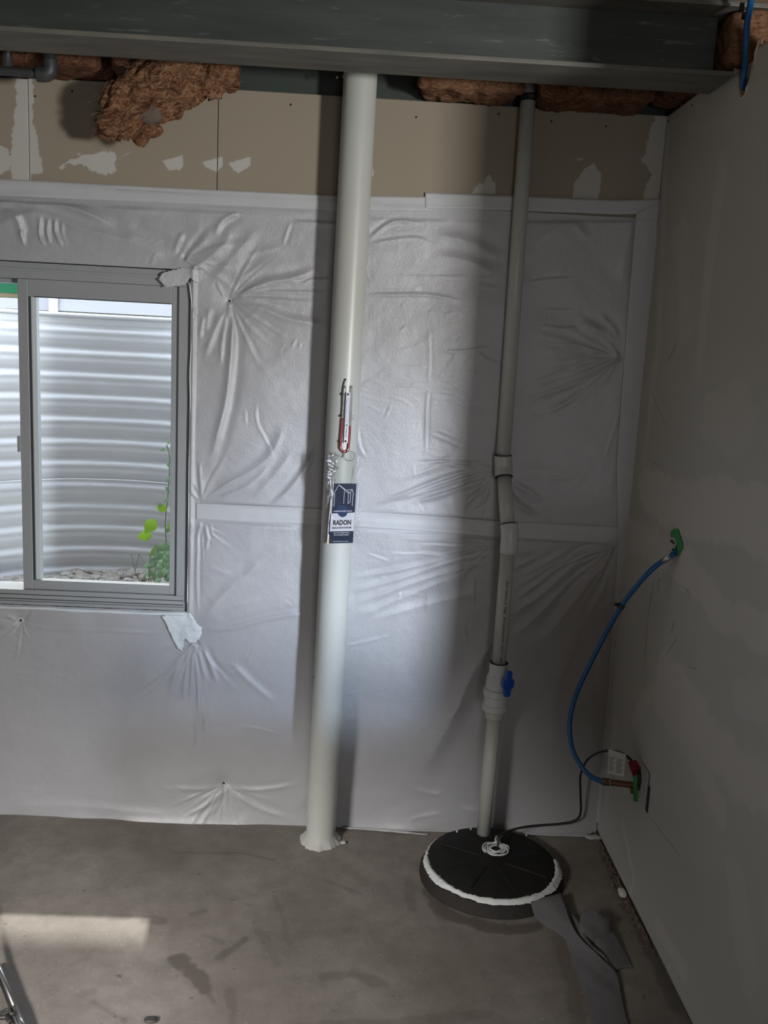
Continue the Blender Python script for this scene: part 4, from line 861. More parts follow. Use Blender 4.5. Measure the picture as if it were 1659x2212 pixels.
p = PY(748.6, 919, YM-.0045); lathe('scale_emblem', [(0, .0040), (.0002, .0040), (.00021, .0030)], p, p+Vector((0, -1, 0)), M['grey_print'], mn, 20)
for i, s_ in enumerate(['2', '1', '0', '1', '2']): text('scale_number', s_, .0045, PY(750.2-i*.55, 866+i*10.5, YM-.0046), (1, 0, 0), (0, 0, 1), M['ink'], mn, depth=.0001)
c0 = PY(755, 985, YM-.002); rr = .0165
tube('key_ring', [c0+Vector((math.cos(a)*rr*1.05, -.002*math.sin(a), math.sin(a)*rr)) for a in np.linspace(0, 2*math.pi, 41)], .0007, M['darkmetal'], mn, 8, cap=False)
tube('ring_tab', spline([frontoff(741, 976, .004), frontoff(741, 984, .004), frontoff(738, 988, .003)], 4), .0028, M['tubep'], mn, 10)

# booklet in a clear bag
bk = empty('radon_booklet', PY(740, 1110, -.18), 'navy and white radon booklet in clear bag strapped to the thick pipe', 'booklet')
YB = b0.y-RB-.004
def Q(a, b, off=0.0): return PY(a, b, YB-off)
def slab(name, pts, mat, off, th_=.0003):
    f = [Q(a, b, off+th_) for a, b in pts]; r_ = [v+Vector((0, th_, 0)) for v in f]; n_ = len(pts)
    Fc = [tuple(range(n_-1, -1, -1)), tuple(range(n_, 2*n_))]+[(i, (i+1) % n_, n_+(i+1) % n_, n_+i) for i in range(n_)]
    return mesh(name, f+r_, Fc, M[mat], bk)
slab('pages', [(711, 1046), (768, 1046), (761, 1173), (706, 1173)] if False else [(722.5, 1046), (769, 1046), (761.5, 1172), (707, 1172.5), (711, 1110)], 'page', 0, .0022)
slab('back_cover', [(711.5, 1110), (716, 1110), (712, 1173), (706.3, 1172.5)], 'navy', .0023)
slab('front_cover', [(722, 1044.6), (770.2, 1044.6), (762.2, 1172.6), (711, 1174)], 'navy', .0027)
slab('yellow_spine', [(708.5, 1154.5), (711.2, 1154.5), (710.4, 1174.2), (705.6, 1174.2)], 'creamp', .0032)
slab('white_band', [(715.2, 1109.3), (728.5, 1108.8), (732.5, 1114), (737, 1117), (742.5, 1117), (748, 1114), (751, 1108), (766.2, 1107), (763.6, 1147), (712.6, 1148)], 'whitep', .0031)
slab('blue_disc', [(739.8+13*math.cos(a), 1104+12.6*math.sin(a)) for a in np.linspace(0, 2*math.pi, 28)[:-1]], 'navy2', .0029, .0002)
slab('blue_disc', [(739.8+9.5*math.cos(a), 1108.5+8*math.sin(a)) for a in np.linspace(0, math.pi, 16)], 'navy2', .0034, .0002)
def bline(p, q, wpx=.75, mat='whitep'):
    dx, dy = q[0]-p[0], q[1]-p[1]; l_ = math.hypot(dx, dy); nx_, ny_ = -dy/l_*wpx/2, dx/l_*wpx/2
    slab('house_line', [(p[0]+nx_, p[1]+ny_), (p[0]-nx_, p[1]-ny_), (q[0]-nx_, q[1]-ny_), (q[0]+nx_, q[1]+ny_)], mat, .0031, .0002)
for p, q in [((721, 1066.5), (732, 1047.5)), ((732, 1047.5), (751.5, 1064.5)), ((733, 1047.5), (744, 1056)), ((744, 1056), (755, 1064)), ((750.5, 1058.3), (761, 1057.2)), ((761, 1057.2), (764, 1068.5)), ((760.5, 1057.5), (755.5, 1065)), ((751.5, 1064.5), (757.5, 1064.5)), ((723, 1066), (721.3, 1094)), ((744, 1060), (742.3, 1088)), ((752.7, 1065), (751.7, 1088)), ((757.4, 1065), (756.3, 1084)), ((762.6, 1068), (760.8, 1092.5)), ((720.3, 1066.3), (723.3, 1066.3)), ((756.3, 1084), (751.7, 1088))]: bline(p, q, 1.0)
ru = (Q(762, 1130)-Q(714, 1131)).normalized(); uu_ = (Q(744, 1050)-Q(737, 1170)).normalized()
def btext(s, a, b, wpx, cap, mat):
    sz = cap*.00146/.70; text('print_line', s, sz, Q(a, b, .0036), ru, uu_, M[mat], bk, width=wpx*.00146, depth=.0001, bold=.045 if cap > 3 else .03)
btext('RADON', 739, 1129.3, 41, 10.8, 'ink'); btext('REDUCTION SYSTEM', 738, 1140.3, 44, 3.7, 'ink'); btext('HOMEOWNERS GUIDE', 740.5, 1104.3, 42, 2.6, 'whitep')
btext('HOW YOUR SYSTEM WORKS &', 737.5, 1151.3, 37, 2.4, 'whitep'); btext('WHAT YOU NEED TO KNOW', 737, 1155.8, 34, 2.4, 'whitep'); btext('RADON MITIGATION GUIDE', 736, 1169.6, 35, 1.7, 'whitep')
# bag film with crumpled left side
ub, vb_ = np.meshgrid(np.linspace(0, 1, 70), np.linspace(0, 1, 150), indexing='ij')
ax_ = 708+(779-708)*ub-(4.5-(3*ub))*vb_; by_ = 977+(1175-977)*vb_
Pb = np.array([[tuple(PY(float(a), float(b), YB-.0050)) for a, b in zip(r1, r2)] for r1, r2 in zip(ax_, by_)])
cr = np.exp(-((ub-.06)/.13)**2)*(.0045*np.abs(vnoise(ub*.08, vb_*.2, .012, 91))+.003*np.abs(vnoise(ub*.08, vb_*.2, .006, 92)))+np.exp(-((ub-.97)/.06)**2)*.003*np.abs(vnoise(ub*.08, vb_*.2, .01, 93))+.0006*vnoise(ub*.08, vb_*.2, .02, 94)
wrapb = .012*np.clip((.30-ub)/.30, 0, 1)**2*np.clip((vb_-.0)/1, 0, 1)**0
gridmesh('clear_bag', Pb[..., 0], Pb[..., 1]-cr+wrapb*.8, Pb[..., 2], M['bag'], bk)
uc, vc = np.meshgrid(np.linspace(0, 1, 60), np.linspace(0, 1, 130), indexing='ij')
acx = 708+(25-13*np.clip(vc-.35, 0, 1)/.65)*uc*(.85+.3*vnoise(vc, vc*0, .09, 95)); bcx = 979+70*vc
Pc = np.array([[tuple(PY(float(a), float(b), YB-.0068)) for a, b in zip(r1, r2)] for r1, r2 in zip(acx, bcx)])
gridmesh('film_crumple', Pc[..., 0], Pc[..., 1]-.007*np.abs(vnoise(uc*.06, vc*.16, .013, 96))-.003*np.abs(vnoise(uc*.06, vc*.16, .0055, 97))+.004*(1-uc), Pc[..., 2], M['crumple'], bk)
rs = random.Random(12)
for i in range(16):     # white ridges painting the highlights on crumpled film at the upper left
    a = rs.uniform(709, 722); b = rs.uniform(981, 1035); wdt = rs.uniform(3, 7)
    P = spline([PY(a-wdt, b+rs.uniform(-3, 3), YB-.007), PY(a, b+rs.uniform(-2, 2), YB-.011), PY(a+wdt, b+rs.uniform(-2, 4), YB-.007)], 4)
    tube('film_highlight', P, [.0004+.0022*math.sin(math.pi*j/(len(P)-1)) for j in range(len(P))], M['whitep'], bk, 6)
for pts in [[(712, 1035), (716, 1060), (714, 1090), (710, 1130), (707, 1170)], [(719, 1025), (720, 1045), (717, 1070)], [(778, 1010), (771, 1034)], [(774, 1050), (771, 1110), (767, 1130)]]:  # white streaks painting highlights along the film creases
    P = spline([PY(a, b, YB-.007) for a, b in pts], 6); tube('film_highlight', P, [.0006+.0012*abs(math.sin(j*.7)) for j in range(len(P))], M['whitep'], bk, 6)

# ------------------------------------------------------------------ sump discharge pipe
sdp = empty('sump_discharge_pipe', PZ(1046, 1792, .06), 'thin white plastic drain pipe with two bends rising from the sump lid', 'pipe')
RS_ = .0245; YU, YL = -.040, -.135
def D(a, b, y): return PY(a, b, y)
u_top = D(1146, 140, YU); u_bot = D(1087, 990, YU); du = (u_top-u_bot).normalized()
tube('upper_pipe', [u_bot-du*.02, u_top+du*.12], RS_, M['pvc'], sdp, 40)
e1 = D(1088, 1012, YU-.003); e2 = D(1098, 1150, YL+.004)
tube('offset_pipe', [e1, e2], RS_, M['pvc'], sdp, 40)
l_top = D(1099, 1165, YL); v_top = D(1078, 1432, YL); base = D(1045, 1792, YL); base.z = .045
tube('middle_pipe', [l_top, v_top], RS_, M['pvc'], sdp, 40)
RE = .0305
tube('upper_elbow', spline([D(1087, 984, YU), D(1087, 1000, YU), D(1087.3, 1012, YU-.002), D(1088.5, 1030, YU-.016)], 8), RE, M['pvc'], sdp, 40)
tube('lower_elbow', spline([D(1100, 1134, YL+.012), D(1101.5, 1150, YL+.002), D(1101, 1165, YL), D(1099, 1195, YL)], 8), RE, M['fitting'], sdp, 40)
for c_, d_, r in [((1087, 983, YU), du, RE), ((1088.7, 1031, YU-.0165), (e2-e1).normalized(), RE), ((1100, 1133, YL+.0125), (e2-e1).normalized(), RE)]:
    p = D(*c_); lathe('joint_line', [(-.0008, r+.0004), (.0008, r+.0004)], p, p+Vector(d_), M['ink'], sdp, 40)
# clamp at the top
cpz = D(1143, 212, YU); lathe('pipe_clamp', [(-.011, RS_+.0005), (-.011, RS_+.003), (.011, RS_+.003), (.011, RS_+.0005)], cpz, cpz+du, M['clampm'], sdp, 36)
lathe('clamp_screw', [(0, .004), (.006, .004)], cpz+Vector((.006, -RS_, 0)), cpz+Vector((.006, -1, 0)), M['chrome'], sdp, 10)
# ball valve and union
dl = (base-v_top).normalized(); Lt = (base-v_top).length
def tt_(py): return (D(1078+(1045-1078)*(py-1432)/(1792-1432), py, YL)-v_top).length
a = v_top
lathe('valve_socket', [(-.001, RS_+.001), (0, .0315), (tt_(1453), .0320), (tt_(1457), .034)], a, a+dl, M['fitting'], sdp, 48)
lathe('valve_body', [(tt_(1457), .034), (tt_(1462), .0385), (tt_(1486), .0395), (tt_(1490), .0385)], a, a+dl, M['fitting'], sdp, 48)
lathe('union_nut', [(tt_(1486), .040), (tt_(1488), .0465), (tt_(1500), .0465), (tt_(1504), .041)], a, a+dl, M['fitting'], sdp, 12)
lathe('union_body', [(tt_(1503), .0405), (tt_(1520), .0405)], a, a+dl, M['fitting'], sdp, 48)
lathe('union_nut', [(tt_(1518), .041), (tt_(1521), .0465), (tt_(1532), .0460), (tt_(1535), .038)], a, a+dl, M['fitting'], sdp, 12)
lathe('pipe_socket', [(tt_(1534), .0335), (tt_(1549), .0325), (tt_(1551), RS_)], a, a+dl, M['pvc'], sdp, 48)
lathe('joint_line', [(-.0022, .0322), (-.0008, .0322)], a, a+dl, M['ink'], sdp, 40)
tube('lower_pipe', [a+dl*tt_(1548), base], RS_, M['pvc'], sdp, 40)
hc = a+dl*tt_(1464)+Vector((.020, -.034, 0)); hd = Vector((.35, -1, 0)).normalized()
lathe('handle_stem', [(0, .010), (.016, .010)], hc, hc+hd, M['blue_handle'], sdp, 20)
hb = hc+hd*.016; side = hd.cross(dl).normalized()
bm = bmesh.new(); out = [(-.046, .0085), (-.042, .0105), (-.020, .0120), (-.014, .020), (0, .0235), (.014, .020), (.020, .0125), (.042, .0115), (.047, .009)]
V = []
for s_ in (0, .012):
    for t, r in out: V.append(hb+dl*t-side*r+hd*s_)
    for t, r in out[::-1]: V.append(hb+dl*t+side*r+hd*s_)
n_ = len(out)*2; Fc = [tuple(range(n_)), tuple(range(2*n_-1, n_-1, -1))]+[(i, n_+i, n_+(i+1) % n_, (i+1) % n_) for i in range(n_)]
hw_ = mesh('valve_handle', V, Fc, M['blue_handle'], sdp); mb = hw_.modifiers.new('b', 'BEVEL'); mb.width = .003; mb.segments = 3; mb.limit_method = 'ANGLE'; bm.free()
# print along the middle pipe
dm = (l_top-v_top).normalized(); mid = v_top.lerp(l_top, .50)
def wrap_m(p, zoff):
    t = (p-v_top).dot(dm); c = v_top+dm*t; dx = p.x-c.x; an = dx/RS_; return c+Vector((math.sin(an)*(RS_+.0003), -math.cos(an)*(RS_+.0003), 0))
wa = (D(1095, 1255, YL)-D(1083, 1430, YL)).length
text('pipe_print', 'ASTM F 1 1/2 IN PVC 1120 SCH 40 NSF-PW D1785 ', .0105, D(1086.5, 1383, YL-RS_), dm, Vector((-dm.z, 0, dm.x)), M['ink'], sdp, width=wa*.57, depth=.0001, wrap=wrap_m)
text('pipe_print', 'PPFA', .0150, D(1092, 1319, YL-RS_), dm, Vector((-dm.z, 0, dm.x)), M['ink'], sdp, width=wa*.09, depth=.0001, wrap=wrap_m)
text('pipe_print', '101724305H  0335', .0105, D(1094, 1282, YL-RS_), dm, Vector((-dm.z, 0, dm.x)), M['ink'], sdp, width=wa*.29, depth=.0001, wrap=wrap_m)

# ------------------------------------------------------------------ sump basin lid
LZ = .052
lL, lR = PZ(930, 1868, LZ), PZ(1203, 1885, LZ); lF, lB_ = PZ(1080, 1952, LZ), PZ(1062, 1783, LZ)
lc = Vector(((lL.x+lR.x)/2, (lF.y+lB_.y)/2, 0)); RLx = (lR.x-lL.x)/2; RLy = abs(lF.y-lB_.y)/2; RL = (RLx+RLy)/2
sb = empty('sump_basin', lc, 'round black ribbed sump basin lid sealed with white bead on the floor', 'sump')
def disc(prof, name, mat, seg=96, wobf=0, parent=sb, seed=0, zf=None):
    V = []; Fc = []; rs = random.Random(seed); wb_ = [rs.uniform(-1, 1) for _ in range(seg)]
    for r, z in prof:
        for k_ in range(seg):
            a = 2*math.pi*k_/seg; w_ = 1+wobf*(wb_[k_]*.5+math.sin(5*a+seed)*.5)
            V.append(lc+Vector((math.cos(a)*r*w_, math.sin(a)*r*w_, z+(zf(a, r) if zf else 0))))
    for i in range(len(prof)-1):
        for k_ in range(seg): k2 = (k_+1) % seg; Fc.append((i*seg+k_, i*seg+k2, (i+1)*seg+k2, (i+1)*seg+k_))
    if prof[-1][0] < .01: Fc.append(tuple((len(prof)-1)*seg+k_ for k_ in range(seg)))
    return mesh(name, V, Fc, M[mat], parent, True)
disc([(RL*1.09, .0006), (RL*1.085, .012), (RL*1.04, .020), (RL*1.03, .036), (RL*1.0, .040), (RL*.9, .040)], 'basin_rim', 'basin', wobf=.006, seed=2)
disc([(RL*.985, .034), (RL*.99, .048), (RL*.98, LZ), (RL*.90, LZ+.001), (RL*.88, LZ+.004), (RL*.5, LZ+.007), (RL*.16, LZ+.008), (RL*.14, LZ+.010), (.001, LZ+.010)], 'lid', 'black')
for k_ in range(8):
    a = 2*math.pi*(k_+.35)/8; d = Vector((math.cos(a), math.sin(a), 0)); s_ = Vector((-d.y, d.x, 0))
    V = []
    for t, h in ((.20, .0115), (.55, .0105), (.86, .0075)):
        c = lc+d*RL*t; V += [c+s_*.004+Vector((0, 0, LZ+h-.006)), c+s_*.002+Vector((0, 0, LZ+h)), c-s_*.002+Vector((0, 0, LZ+h)), c-s_*.004+Vector((0, 0, LZ+h-.006))]
    Fc = []
    for i in range(2):
        for j in range(3): Fc.append((i*4+j, i*4+j+1, i*4+5+j, i*4+4+j))
    Fc += [(0, 1, 2, 3), (11, 10, 9, 8)]; mesh('lid_rib', V, Fc, M['black'], sb)
# sealant bead: thick on the front half, thin smear at the back
V = []; Fc = []; seg = 300; rs = random.Random(8); rowp = 9
prev = 0
for k_ in range(seg):
    a = 2*math.pi*k_/seg; fr = .5-.5*math.sin(a)                     # 1 at the front (-y)
    lft_ = max(0, -math.cos(a)); amt = max(smooth01(np.array((fr-.28)/.3))*1.0, .35*lft_**2+.0)
    back = math.sin(a) > .55
    w_ = .0022+.013*float(amt)*(.75+.25*noise.noise(Vector((math.cos(a)*3, math.sin(a)*3, 5)))*2); 
    if back: w_ = .0012+.0016*abs(noise.noise(Vector((a*6, 1, 0))))
    if math.cos(a) > .55 and math.sin(a) > .12: w_ = .0006
    off = .0045*noise.noise(Vector((a*9, 3, 0)))+.0045*noise.noise(Vector((a*26, 9, 0)))
    for j in range(rowp):
        t = j/(rowp-1); rr_ = RL*.985-w_+off+2*w_*t*1.05+.004*noise.noise(Vector((a*30, t*3, 7)))*min(w_*120, 1)
        V.append(lc+Vector((math.cos(a)*rr_, math.sin(a)*rr_, LZ-.002-.016*max(t-.5, 0)*min(w_*60, 1)+math.sin(math.pi*t)*min(w_*.45, .006)*(1+.5*noise.noise(Vector((a*40, t*4, 2)))))))
for k_ in range(seg):
    for j in range(rowp-1): k2 = (k_+1) % seg; Fc.append((k_*rowp+j, k_*rowp+j+1, k2*rowp+j+1, k2*rowp+j))
mesh('sealant_bead', V, Fc, M['caulk'], sb, True)
# centre grommet with swirls of sealant
gc = PZ(1070, 1834, LZ+.010); 
lathe('grommet', [(0, .052), (.004, .050), (.006, .044)], (gc.x, gc.y, LZ+.006), (gc.x, gc.y, 1), M['black'], sb, 40)
rs = random.Random(2)
for i in range(24):
    a0 = rs.uniform(0, 6.28); r0 = rs.uniform(.012, .047); ln = rs.uniform(1.2, 4.2) if r0 > .02 else 5
    P = [Vector((gc.x+math.cos(a0+t)*r0*(1+.08*math.sin(t*3+i)), gc.y+math.sin(a0+t)*r0*(1+.08*math.cos(t*2+i)), LZ+.013+.001*math.sin(t*4))) for t in np.linspace(0, ln, 26)]
    tube('sealant_swirl', P, [.0004+.0026*abs(math.sin(math.pi*j/25))*rs.uniform(.6, 1.1) for j in range(26)], M['caulk'], sb, 8)
for i in range(6):
    b = PZ(1072+rs.uniform(-4, 12), 1822, LZ+.012); tube('sealant_swirl', spline([b, b+Vector((rs.uniform(-.005, .005), .006, .012)), b+Vector((rs.uniform(-.008, .008), .012, .024))], 4), [.0028, .0026, .0024, .002, .0018, .0014, .001, .0007, .0004], M['caulk'], sb, 8)
lathe('pipe_grommet', [(0, .046), (.012, .045), (.018, .034), (.018, .0247)], (base.x, base.y, LZ-.010), (base.x, base.y, 1), M['black'], sb, 40)
lathe('lid_boss', [(0, .012), (.014, .011)], (base.x-.045, base.y+.006, LZ-.008), (base.x-.045, base.y+.006, 1), M['black'], sb, 16)
for a, b in [(1015, 1792), (985, 1797), (1135, 1805), (1225, 1808)][:3]:
    p = PZ(a, b, LZ+.004); tube('sealant_dab', spline([p, p+Vector((.006, .004, .004)), p+Vector((.003, -.006, .002))], 3), .0018, M['caulk'], sb, 6)

# ------------------------------------------------------------------ cord, hose and fittings in the corner
def pts3(L_): return [PY(a, b, y) for a, b, y in L_]
g0 = Vector((gc.x+.01, gc.y+.012, LZ+.012))
cw = empty('pump_cord', g0, 'black rubber pump power cord running from the lid up to the outlet', 'cord')
cpts = [g0, g0+Vector((.012, .03, .028)), PY(1120, 1789, -.11), PY(1160, 1783, -.06), PY(1205, 1780, -.055), PY(1240, 1773, -.055), PY(1254, 1757, -.06), PY(1254, 1715, -.08), PY(1254, 1675, -.12), PY(1266, 1645, -.20), PY(1290, 1627, -.30), PY(1318, 1622, -.36), PY(1345, 1628, -.385), PY(1366, 1645, -.40), PY(1380, 1668, -.41)]
tube('cord', spline(cpts, 7), .0042, M['rubber'], cw, 12)
p = PY(1386, 1684, -.415); pe = Vector((XR-.012, p.y, p.z-.012))
tube('plug', spline([PY(1381, 1668, -.41), PY(1385, 1680, -.415), PY(1387, 1694, -.418), PY(1386, 1702, -.418)], 4), [.006, .0085, .0105, .013, .0145, .0155, .016, .0165, .016, .015, .0135, .012, .006], M['rubber'], cw, 18)
tube('plug_body', [PY(1388, 1692, -.42), Vector((XR-.006, -.425, PY(1390, 1692, -.42).z))], [.014, .015], M['rubber'], cw, 16)
# white tag folded over the cord
tg = [PY(1316.5, 1619, -.365), PY(1353, 1630, -.40), PY(1349, 1677, -.405), PY(1313, 1669, -.37)]
def quad_slab(name, pts, mat, parent, th_=.0008, off=0.0):
    nr = (pts[1]-pts[0]).cross(pts[3]-pts[0]).normalized(); 
    if nr.dot(CAMLOC-pts[0]) < 0: nr = -nr
    f = [v+nr*(off+th_) for v in pts]; r_ = [v+nr*off for v in pts]; n_ = len(pts)
    return mesh(name, f+r_, [tuple(range(n_)), tuple(range(2*n_-1, n_-1, -1))]+[(i, (i+1) % n_, n_+(i+1) % n_, n_+i) for i in range(n_)], M[mat], parent)
def lerpq(q, u0, v0, u1, v1):
    f = lambda u, v: q[0].lerp(q[1], u).lerp(q[3].lerp(q[2], u), v); return [f(u0, v0), f(u1, v0), f(u1, v1), f(u0, v1)]
tagq = quad_slab('cord_tag', tg, 'tagm', cw, .0008, .004)
for u0, u1 in ((.06, .40), (.50, .90)):
    for i in range(9): quad_slab('tag_print', lerpq(tg, u0, .25+i*.075, u1-.06*(i % 3), .25+i*.075+.045), 'grey_print', cw, .0001, .0051)
quad_slab('tag_wrap', lerpq(tg, -.02, -.04, 1.02, .16), 'tagm', cw, .0012, .0055)
quad_slab('red_tape_flag', [PY(1355, 1644, -.40), PY(1373, 1640, -.40), PY(1391, 1671, -.405), PY(1368, 1680, -.405)], 'red', cw, .0012, .006)['label'] = 'red tape flag on the cord'
# blue hose
hs = empty('blue_hose', PX(1455, 1196), 'blue plastic water hose curving from the upper wall hole to the low fitting', 'hose')
hp = [PX(1462, 1190, XR-.002), PX(1448, 1203, XR-.02)]+pts3([(1425, 1216, -.46), (1398, 1240, -.45), (1372, 1270, -.42), (1345, 1305, -.38), (1308, 1370, -.33), (1272, 1440, -.29), (1243, 1505, -.27), (1231, 1560, -.27), (1235, 1612, -.28), (1252, 1650, -.31), (1276, 1677, -.34), (1304, 1690, -.37)])
HP = spline(hp, 8); tube('hose', HP, .0082, M['blue'], hs, 16)
p = PX(1448, 1203, XR-.02); q = PX(1432, 1212, XR-.035); tube('silver_sleeve', [PX(1455, 1196, XR-.01), p, q], .0092, M['chrome'], hs, 14)
zc_ = PY(1342, 1309, -.378); dz_ = (hp[7]-hp[6]).normalized()
lathe('zip_tie', [(-.006, .0085), (-.006, .0115), (.006, .0115), (.006, .0085)], zc_, zc_+dz_, M['zip'], hs, 20); lathe('zip_tie_head', [(0, .006), (.012, .006)], zc_+Vector((-.010, -.003, .004)), zc_+Vector((-.03, -.003, .006)), M['zip'], hs, 6)
# fitting at the low end
ff = empty('copper_stub', PX(1385, 1696), 'brown copper stub with ring clamp and green tape by the outlet', 'pipe fitting')
f0, f1, f2 = PY(1300, 1688, -.366), PY(1318, 1690, -.378), PY(1368, 1696, -.41)
tube('crimp_ring', [f0, f1], .0125, M['brass'], ff, 20); tube('pale_ring', [f1, f1+(f2-f1)*.03], .0118, M['tagm'], ff, 20)
tube('copper_tube', spline([f1+(f2-f1)*.03, f2-(f2-f1)*.3, f2, Vector((XR-.001, f2.y-.005, f2.z-.004))], 5), .0102, M['copper'], ff, 18)
tube('tee_branch', [PY(1366, 1700, -.41), PY(1368, 1712, -.41)], .0095, M['copper'], ff, 14)
quad_slab('green_tape', [PY(1368, 1678, -.425), PY(1377, 1672, -.43), PY(1377, 1732, -.43), PY(1368, 1731, -.43)], 'green', ff, .001)['label'] = 'green tape strip'
# green tape and ragged hole on the upper wall
gt = [PX(a, b, XR-.0025) for a, b in [(1449, 1147), (1457, 1142), (1465, 1143), (1475, 1178), (1474, 1186), (1466, 1201), (1460, 1198), (1464, 1180), (1459, 1162), (1449, 1160)]]
gt_o = quad_slab('green_tape_scrap', gt, 'green', None, .0012); tag(gt_o, 'torn green masking tape on right wall beside the hose hole', 'tape')
rs = random.Random(6)
hl = empty('hose_hole', PX(1455, 1185), 'ragged hole with crumbled plaster bits where the blue hose enters', 'hole')
for i in range(14):
    a = 1453+rs.uniform(-6, 8); b = 1183+rs.uniform(-14, 14); p = PX(a, b, XR-.004); bm = bmesh.new(); bmesh.ops.create_icosphere(bm, subdivisions=1, radius=rs.uniform(.002, .005)); bmesh.ops.translate(bm, vec=p, verts=bm.verts); bm_obj('crumb', bm, M['dark'] if i % 2 else M['mud'], hl)
lathe('opening', [(0, .014), (.0006, .014)], PX(1462, 1190, XR-.0016), PX(1462, 1190, XR-.0016)+Vector((-1, 0, 0)), M['dark'], hl, 16)
# outlet box on the right wall
oz0, oz1 = PX(1400, 1752).z, PX(1398, 1668).z; oy = -.425
ol = empty('wall_outlet', (XR, oy, oz0), 'white electrical outlet cover low on the right wall behind the plug', 'outlet')
box('cover_plate', (XR-.0055, oy-.060, oz0-.004), (XR-.0019, oy+.018, oz1+.01), M['outlet'], ol, .001)
box('cut_gap', (XR-.0026, oy-.074, oz0-.008), (XR-.0018, oy-.0605, oz1-.03), M['dark'], ol)
for zz_ in (.03, .075): box('receptacle', (XR-.0075, oy-.035, oz0+zz_), (XR-.0056, oy-.005, oz0+zz_+.028), M['outlet'], ol, .0008)
# blue pipe at the upper right notch
bp = empty('blue_supply_pipe', PX(1602, 200, XR+.002), 'blue plastic pipe rising out of the torn notch at upper right', 'pipe')
b_0 = PX(1603, 206, XR+.012); b_1 = PX(1611, 120, XR+.004)
path = spline([b_0+Vector((.01, 0, -.10)), b_0, PX(1607, 160, XR+.001), b_1, PX(1613, 60, XR-.01), PX(1621, 10, XR-.02), PX(1627, -40, XR-.03)], 6)
tube('pipe', path, .0082, M['blue'], bp, 16)
p = PX(1612.5, 34, XR-.014); lathe('zip_tie', [(-.006, .0086), (-.006, .012), (.006, .012), (.006, .0086)], p, p+Vector((0, 0, 1)), M['zip'], bp, 18)
tg2 = box('zip_tie_tail', (p.x-.02, p.y-.004, p.z+.008), (p.x-.009, p.y+.004, p.z+.03), M['zip'], bp, .001)

# ------------------------------------------------------------------ filter fabric on the floor
fb = empty('filter_fabric', PZ(1250, 2080), 'crumpled grey filter fabric strip on the floor beside the sump lid', 'fabric')
def cloth(name, rows, cols=24, sub=10, amp=.004, seed=1):
    """rows of (px,py,z) points from back to front, resampled to a smooth surface"""
    R_ = []
    for r in rows:
        P = spline([PZ(a, b, z) for a, b, z in r], 12); R_.append([P[int(round(t))] for t in np.linspace(0, len(P)-1, cols)])
    C_ = [spline([R_[i][j] for i in range(len(R_))], sub) for j in range(cols)]
    X = np.array([[v.x for v in c] for c in C_]); Y = np.array([[v.y for v in c] for c in C_]); Z = np.array([[v.z for v in c] for c in C_])
    Z = np.maximum(Z+amp*vnoise(X, Y, .05, seed)+amp*.5*vnoise(X, Y, .02, seed+1), .0025)
    return gridmesh(name, X, Y, Z, M['fabric'], fb, solid=.002)
cloth('fabric_strip', [[(1146, 1948, .050), (1175, 1940, .056), (1212, 1930, .050)], [(1160, 1985, .020), (1195, 1975, .035), (1225, 1970, .045)], [(1195, 2012, .008), (1222, 2002, .028), (1240, 2005, .040)], [(1222, 2035, .006), (1240, 2030, .022), (1262, 2035, .040)], [(1240, 2080, .005), (1270, 2070, .020), (1295, 2065, .034)], [(1262, 2140, .004), (1295, 2125, .012), (1332, 2103, .022)], [(1275, 2195, .004), (1310, 2180, .009), (1345, 2165, .010)], [(1290, 2260, .004), (1330, 2250, .007), (1365, 2240, .004)]])
cloth('fabric_flap', [[(1225, 1955, .03), (1245, 1985, .035), (1256, 2010, .04)], [(1240, 1995, .02), (1258, 2012, .04), (1268, 2035, .04)], [(1262, 2040, .02), (1280, 2045, .035), (1300, 2060, .03)], [(1300, 2090, .006), (1312, 2085, .01), (1330, 2100, .01)]], seed=5)
cloth('fabric_curl', [[(1258, 2040, .012), (1252, 2000, .055), (1258, 1972, .075), (1280, 1965, .08), (1298, 1978, .075)], [(1268, 2045, .012), (1268, 2015, .045), (1275, 1995, .060), (1290, 1985, .07), (1305, 1982, .07)], [(1280, 2046, .010), (1282, 2025, .035), (1292, 2005, .05), (1306, 1995, .06), (1320, 1984, .06)], [(1290, 2050, .006), (1300, 2040, .015), (1310, 2030, .02), (1320, 2020, .02), (1325, 2010, .01)]], amp=.003, seed=9)
cloth('fabric_curl', [[(1268, 2045, .010), (1290, 2025, .030), (1325, 2012, .03)], [(1290, 2062, .010), (1315, 2050, .02), (1345, 2045, .012)], [(1325, 2100, .004), (1345, 2090, .006), (1368, 2090, .004)]], amp=.003, seed=12)

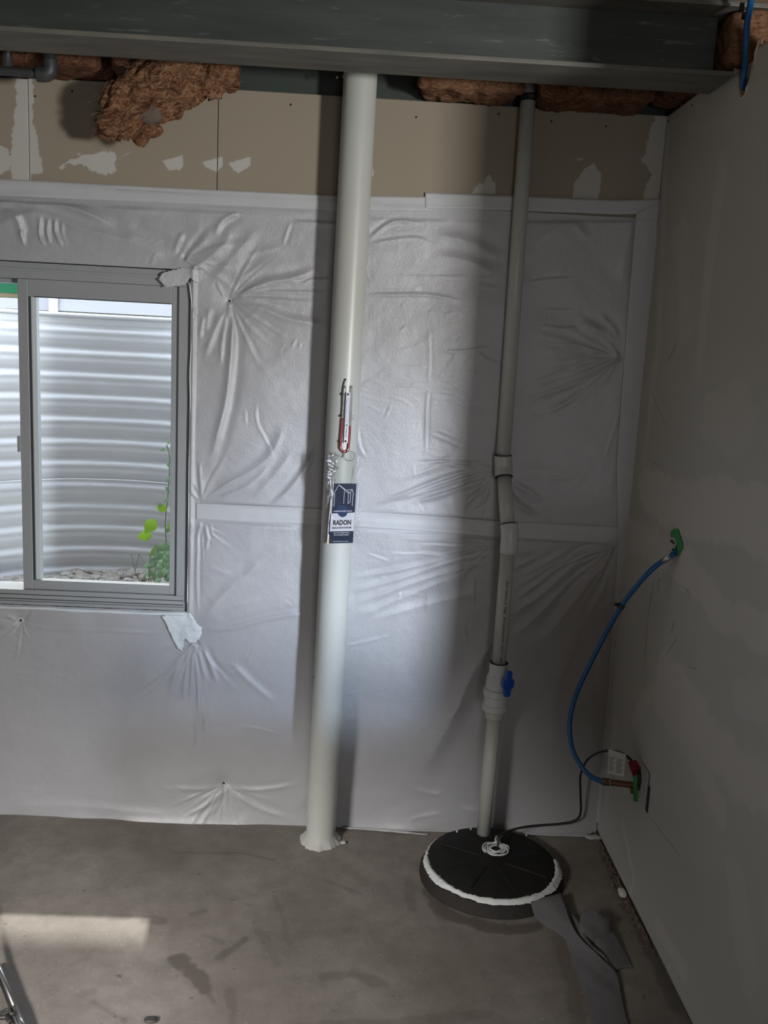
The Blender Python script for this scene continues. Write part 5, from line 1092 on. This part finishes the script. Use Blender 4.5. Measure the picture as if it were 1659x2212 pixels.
# ------------------------------------------------------------------ debris along the right wall
rs = random.Random(11); V = []; Fc = []
path = [(1294, 1790), (1308, 1825), (1335, 1885), (1356, 1930), (1372, 1965), (1398, 2010), (1420, 2060)]
for i in range(420):
    j = rs.randrange(len(path)-1); t = rs.random(); a = path[j][0]+(path[j+1][0]-path[j][0])*t; b = path[j][1]+(path[j+1][1]-path[j][1])*t
    p = PZ(a, b); p.x = XR-.004-abs(rs.gauss(0, .012)); bm = bmesh.new(); bmesh.ops.create_icosphere(bm, subdivisions=1, radius=1); r = rs.uniform(.002, .008)
    base_ = len(V)
    for v in bm.verts: V.append((min(p.x+v.co.x*r*rs.uniform(.6, 1.3), XR-.002), p.y+v.co.y*r*rs.uniform(.6, 1.6), max(.001, r*.5+v.co.z*r*rs.uniform(.5, 1.2))))
    for f in bm.faces: Fc.append(tuple(base_+v.index for v in f.verts))
    bm.free()
tag(mesh('wall_base_debris', V, Fc, M['dirt']), 'crumbled plaster and dirt along the foot of the right wall', 'debris', kind='stuff')
p = PZ(1362, 1926, .012); tag(lump('plaster_lump', (XR-.030, p.y-.026, .003), (XR-.010, p.y+.020, .018), M['mud'], 8, .009, None, 14), 'pale lump of joint compound at the foot of the right wall', 'plaster')
p = PZ(1275, 1782, .01); tag(lump('torn_sheet_scrap', (p.x-.045, -.058, .001), (p.x+.015, -.038, .016), M['sheet'], 9, .011, None, 14), 'crumpled scrap of white sheet on the floor in the corner', 'plastic scrap')
p = PZ(325, 2207, .0); tag(lump('dark_scrap', (p.x-.018, p.y-.012, .0005), (p.x+.018, p.y+.012, .012), M['darkmetal'], 10, .003, None, 6), 'small dark scrap on the floor at the bottom edge', 'scrap')

# ------------------------------------------------------------------ stand leg at the lower left
sl = empty('tripod_stand', PZ(20, 2150), 'thin chrome stand leg with dark brace on the floor at lower left', 'stand')
zt_ = .030
tube('leg', [PZ(-60, 1960, zt_+.03), PZ(-5, 2082, zt_), PZ(33, 2177, zt_-.004)], .0062, M['chrome'], sl, 16)
tube('leg', [PZ(32, 2174, zt_-.003), PZ(60, 2240, zt_-.010)], .0068, M['chrome'], sl, 16)
tube('leg_shadow', [PZ(-12, 2084, zt_-.012), PZ(50, 2240, zt_-.016)], .006, M['rubber'], sl, 10)  # dark tube standing in for the shadow beside the leg
tube('brace', spline([PZ(-30, 2200, .03), PZ(0, 2188, .03), PZ(17, 2181, .03), PZ(25, 2190, .03), PZ(33, 2187, .028)], 5), .0045, M['darkmetal'], sl, 10)
tube('brace', spline([PZ(-30, 2200, .012), PZ(0, 2198, .012), PZ(14, 2198, .012), PZ(24, 2208, .012)], 5), .006, M['rubber'], sl, 10)
bpy.context.view_layer.update()
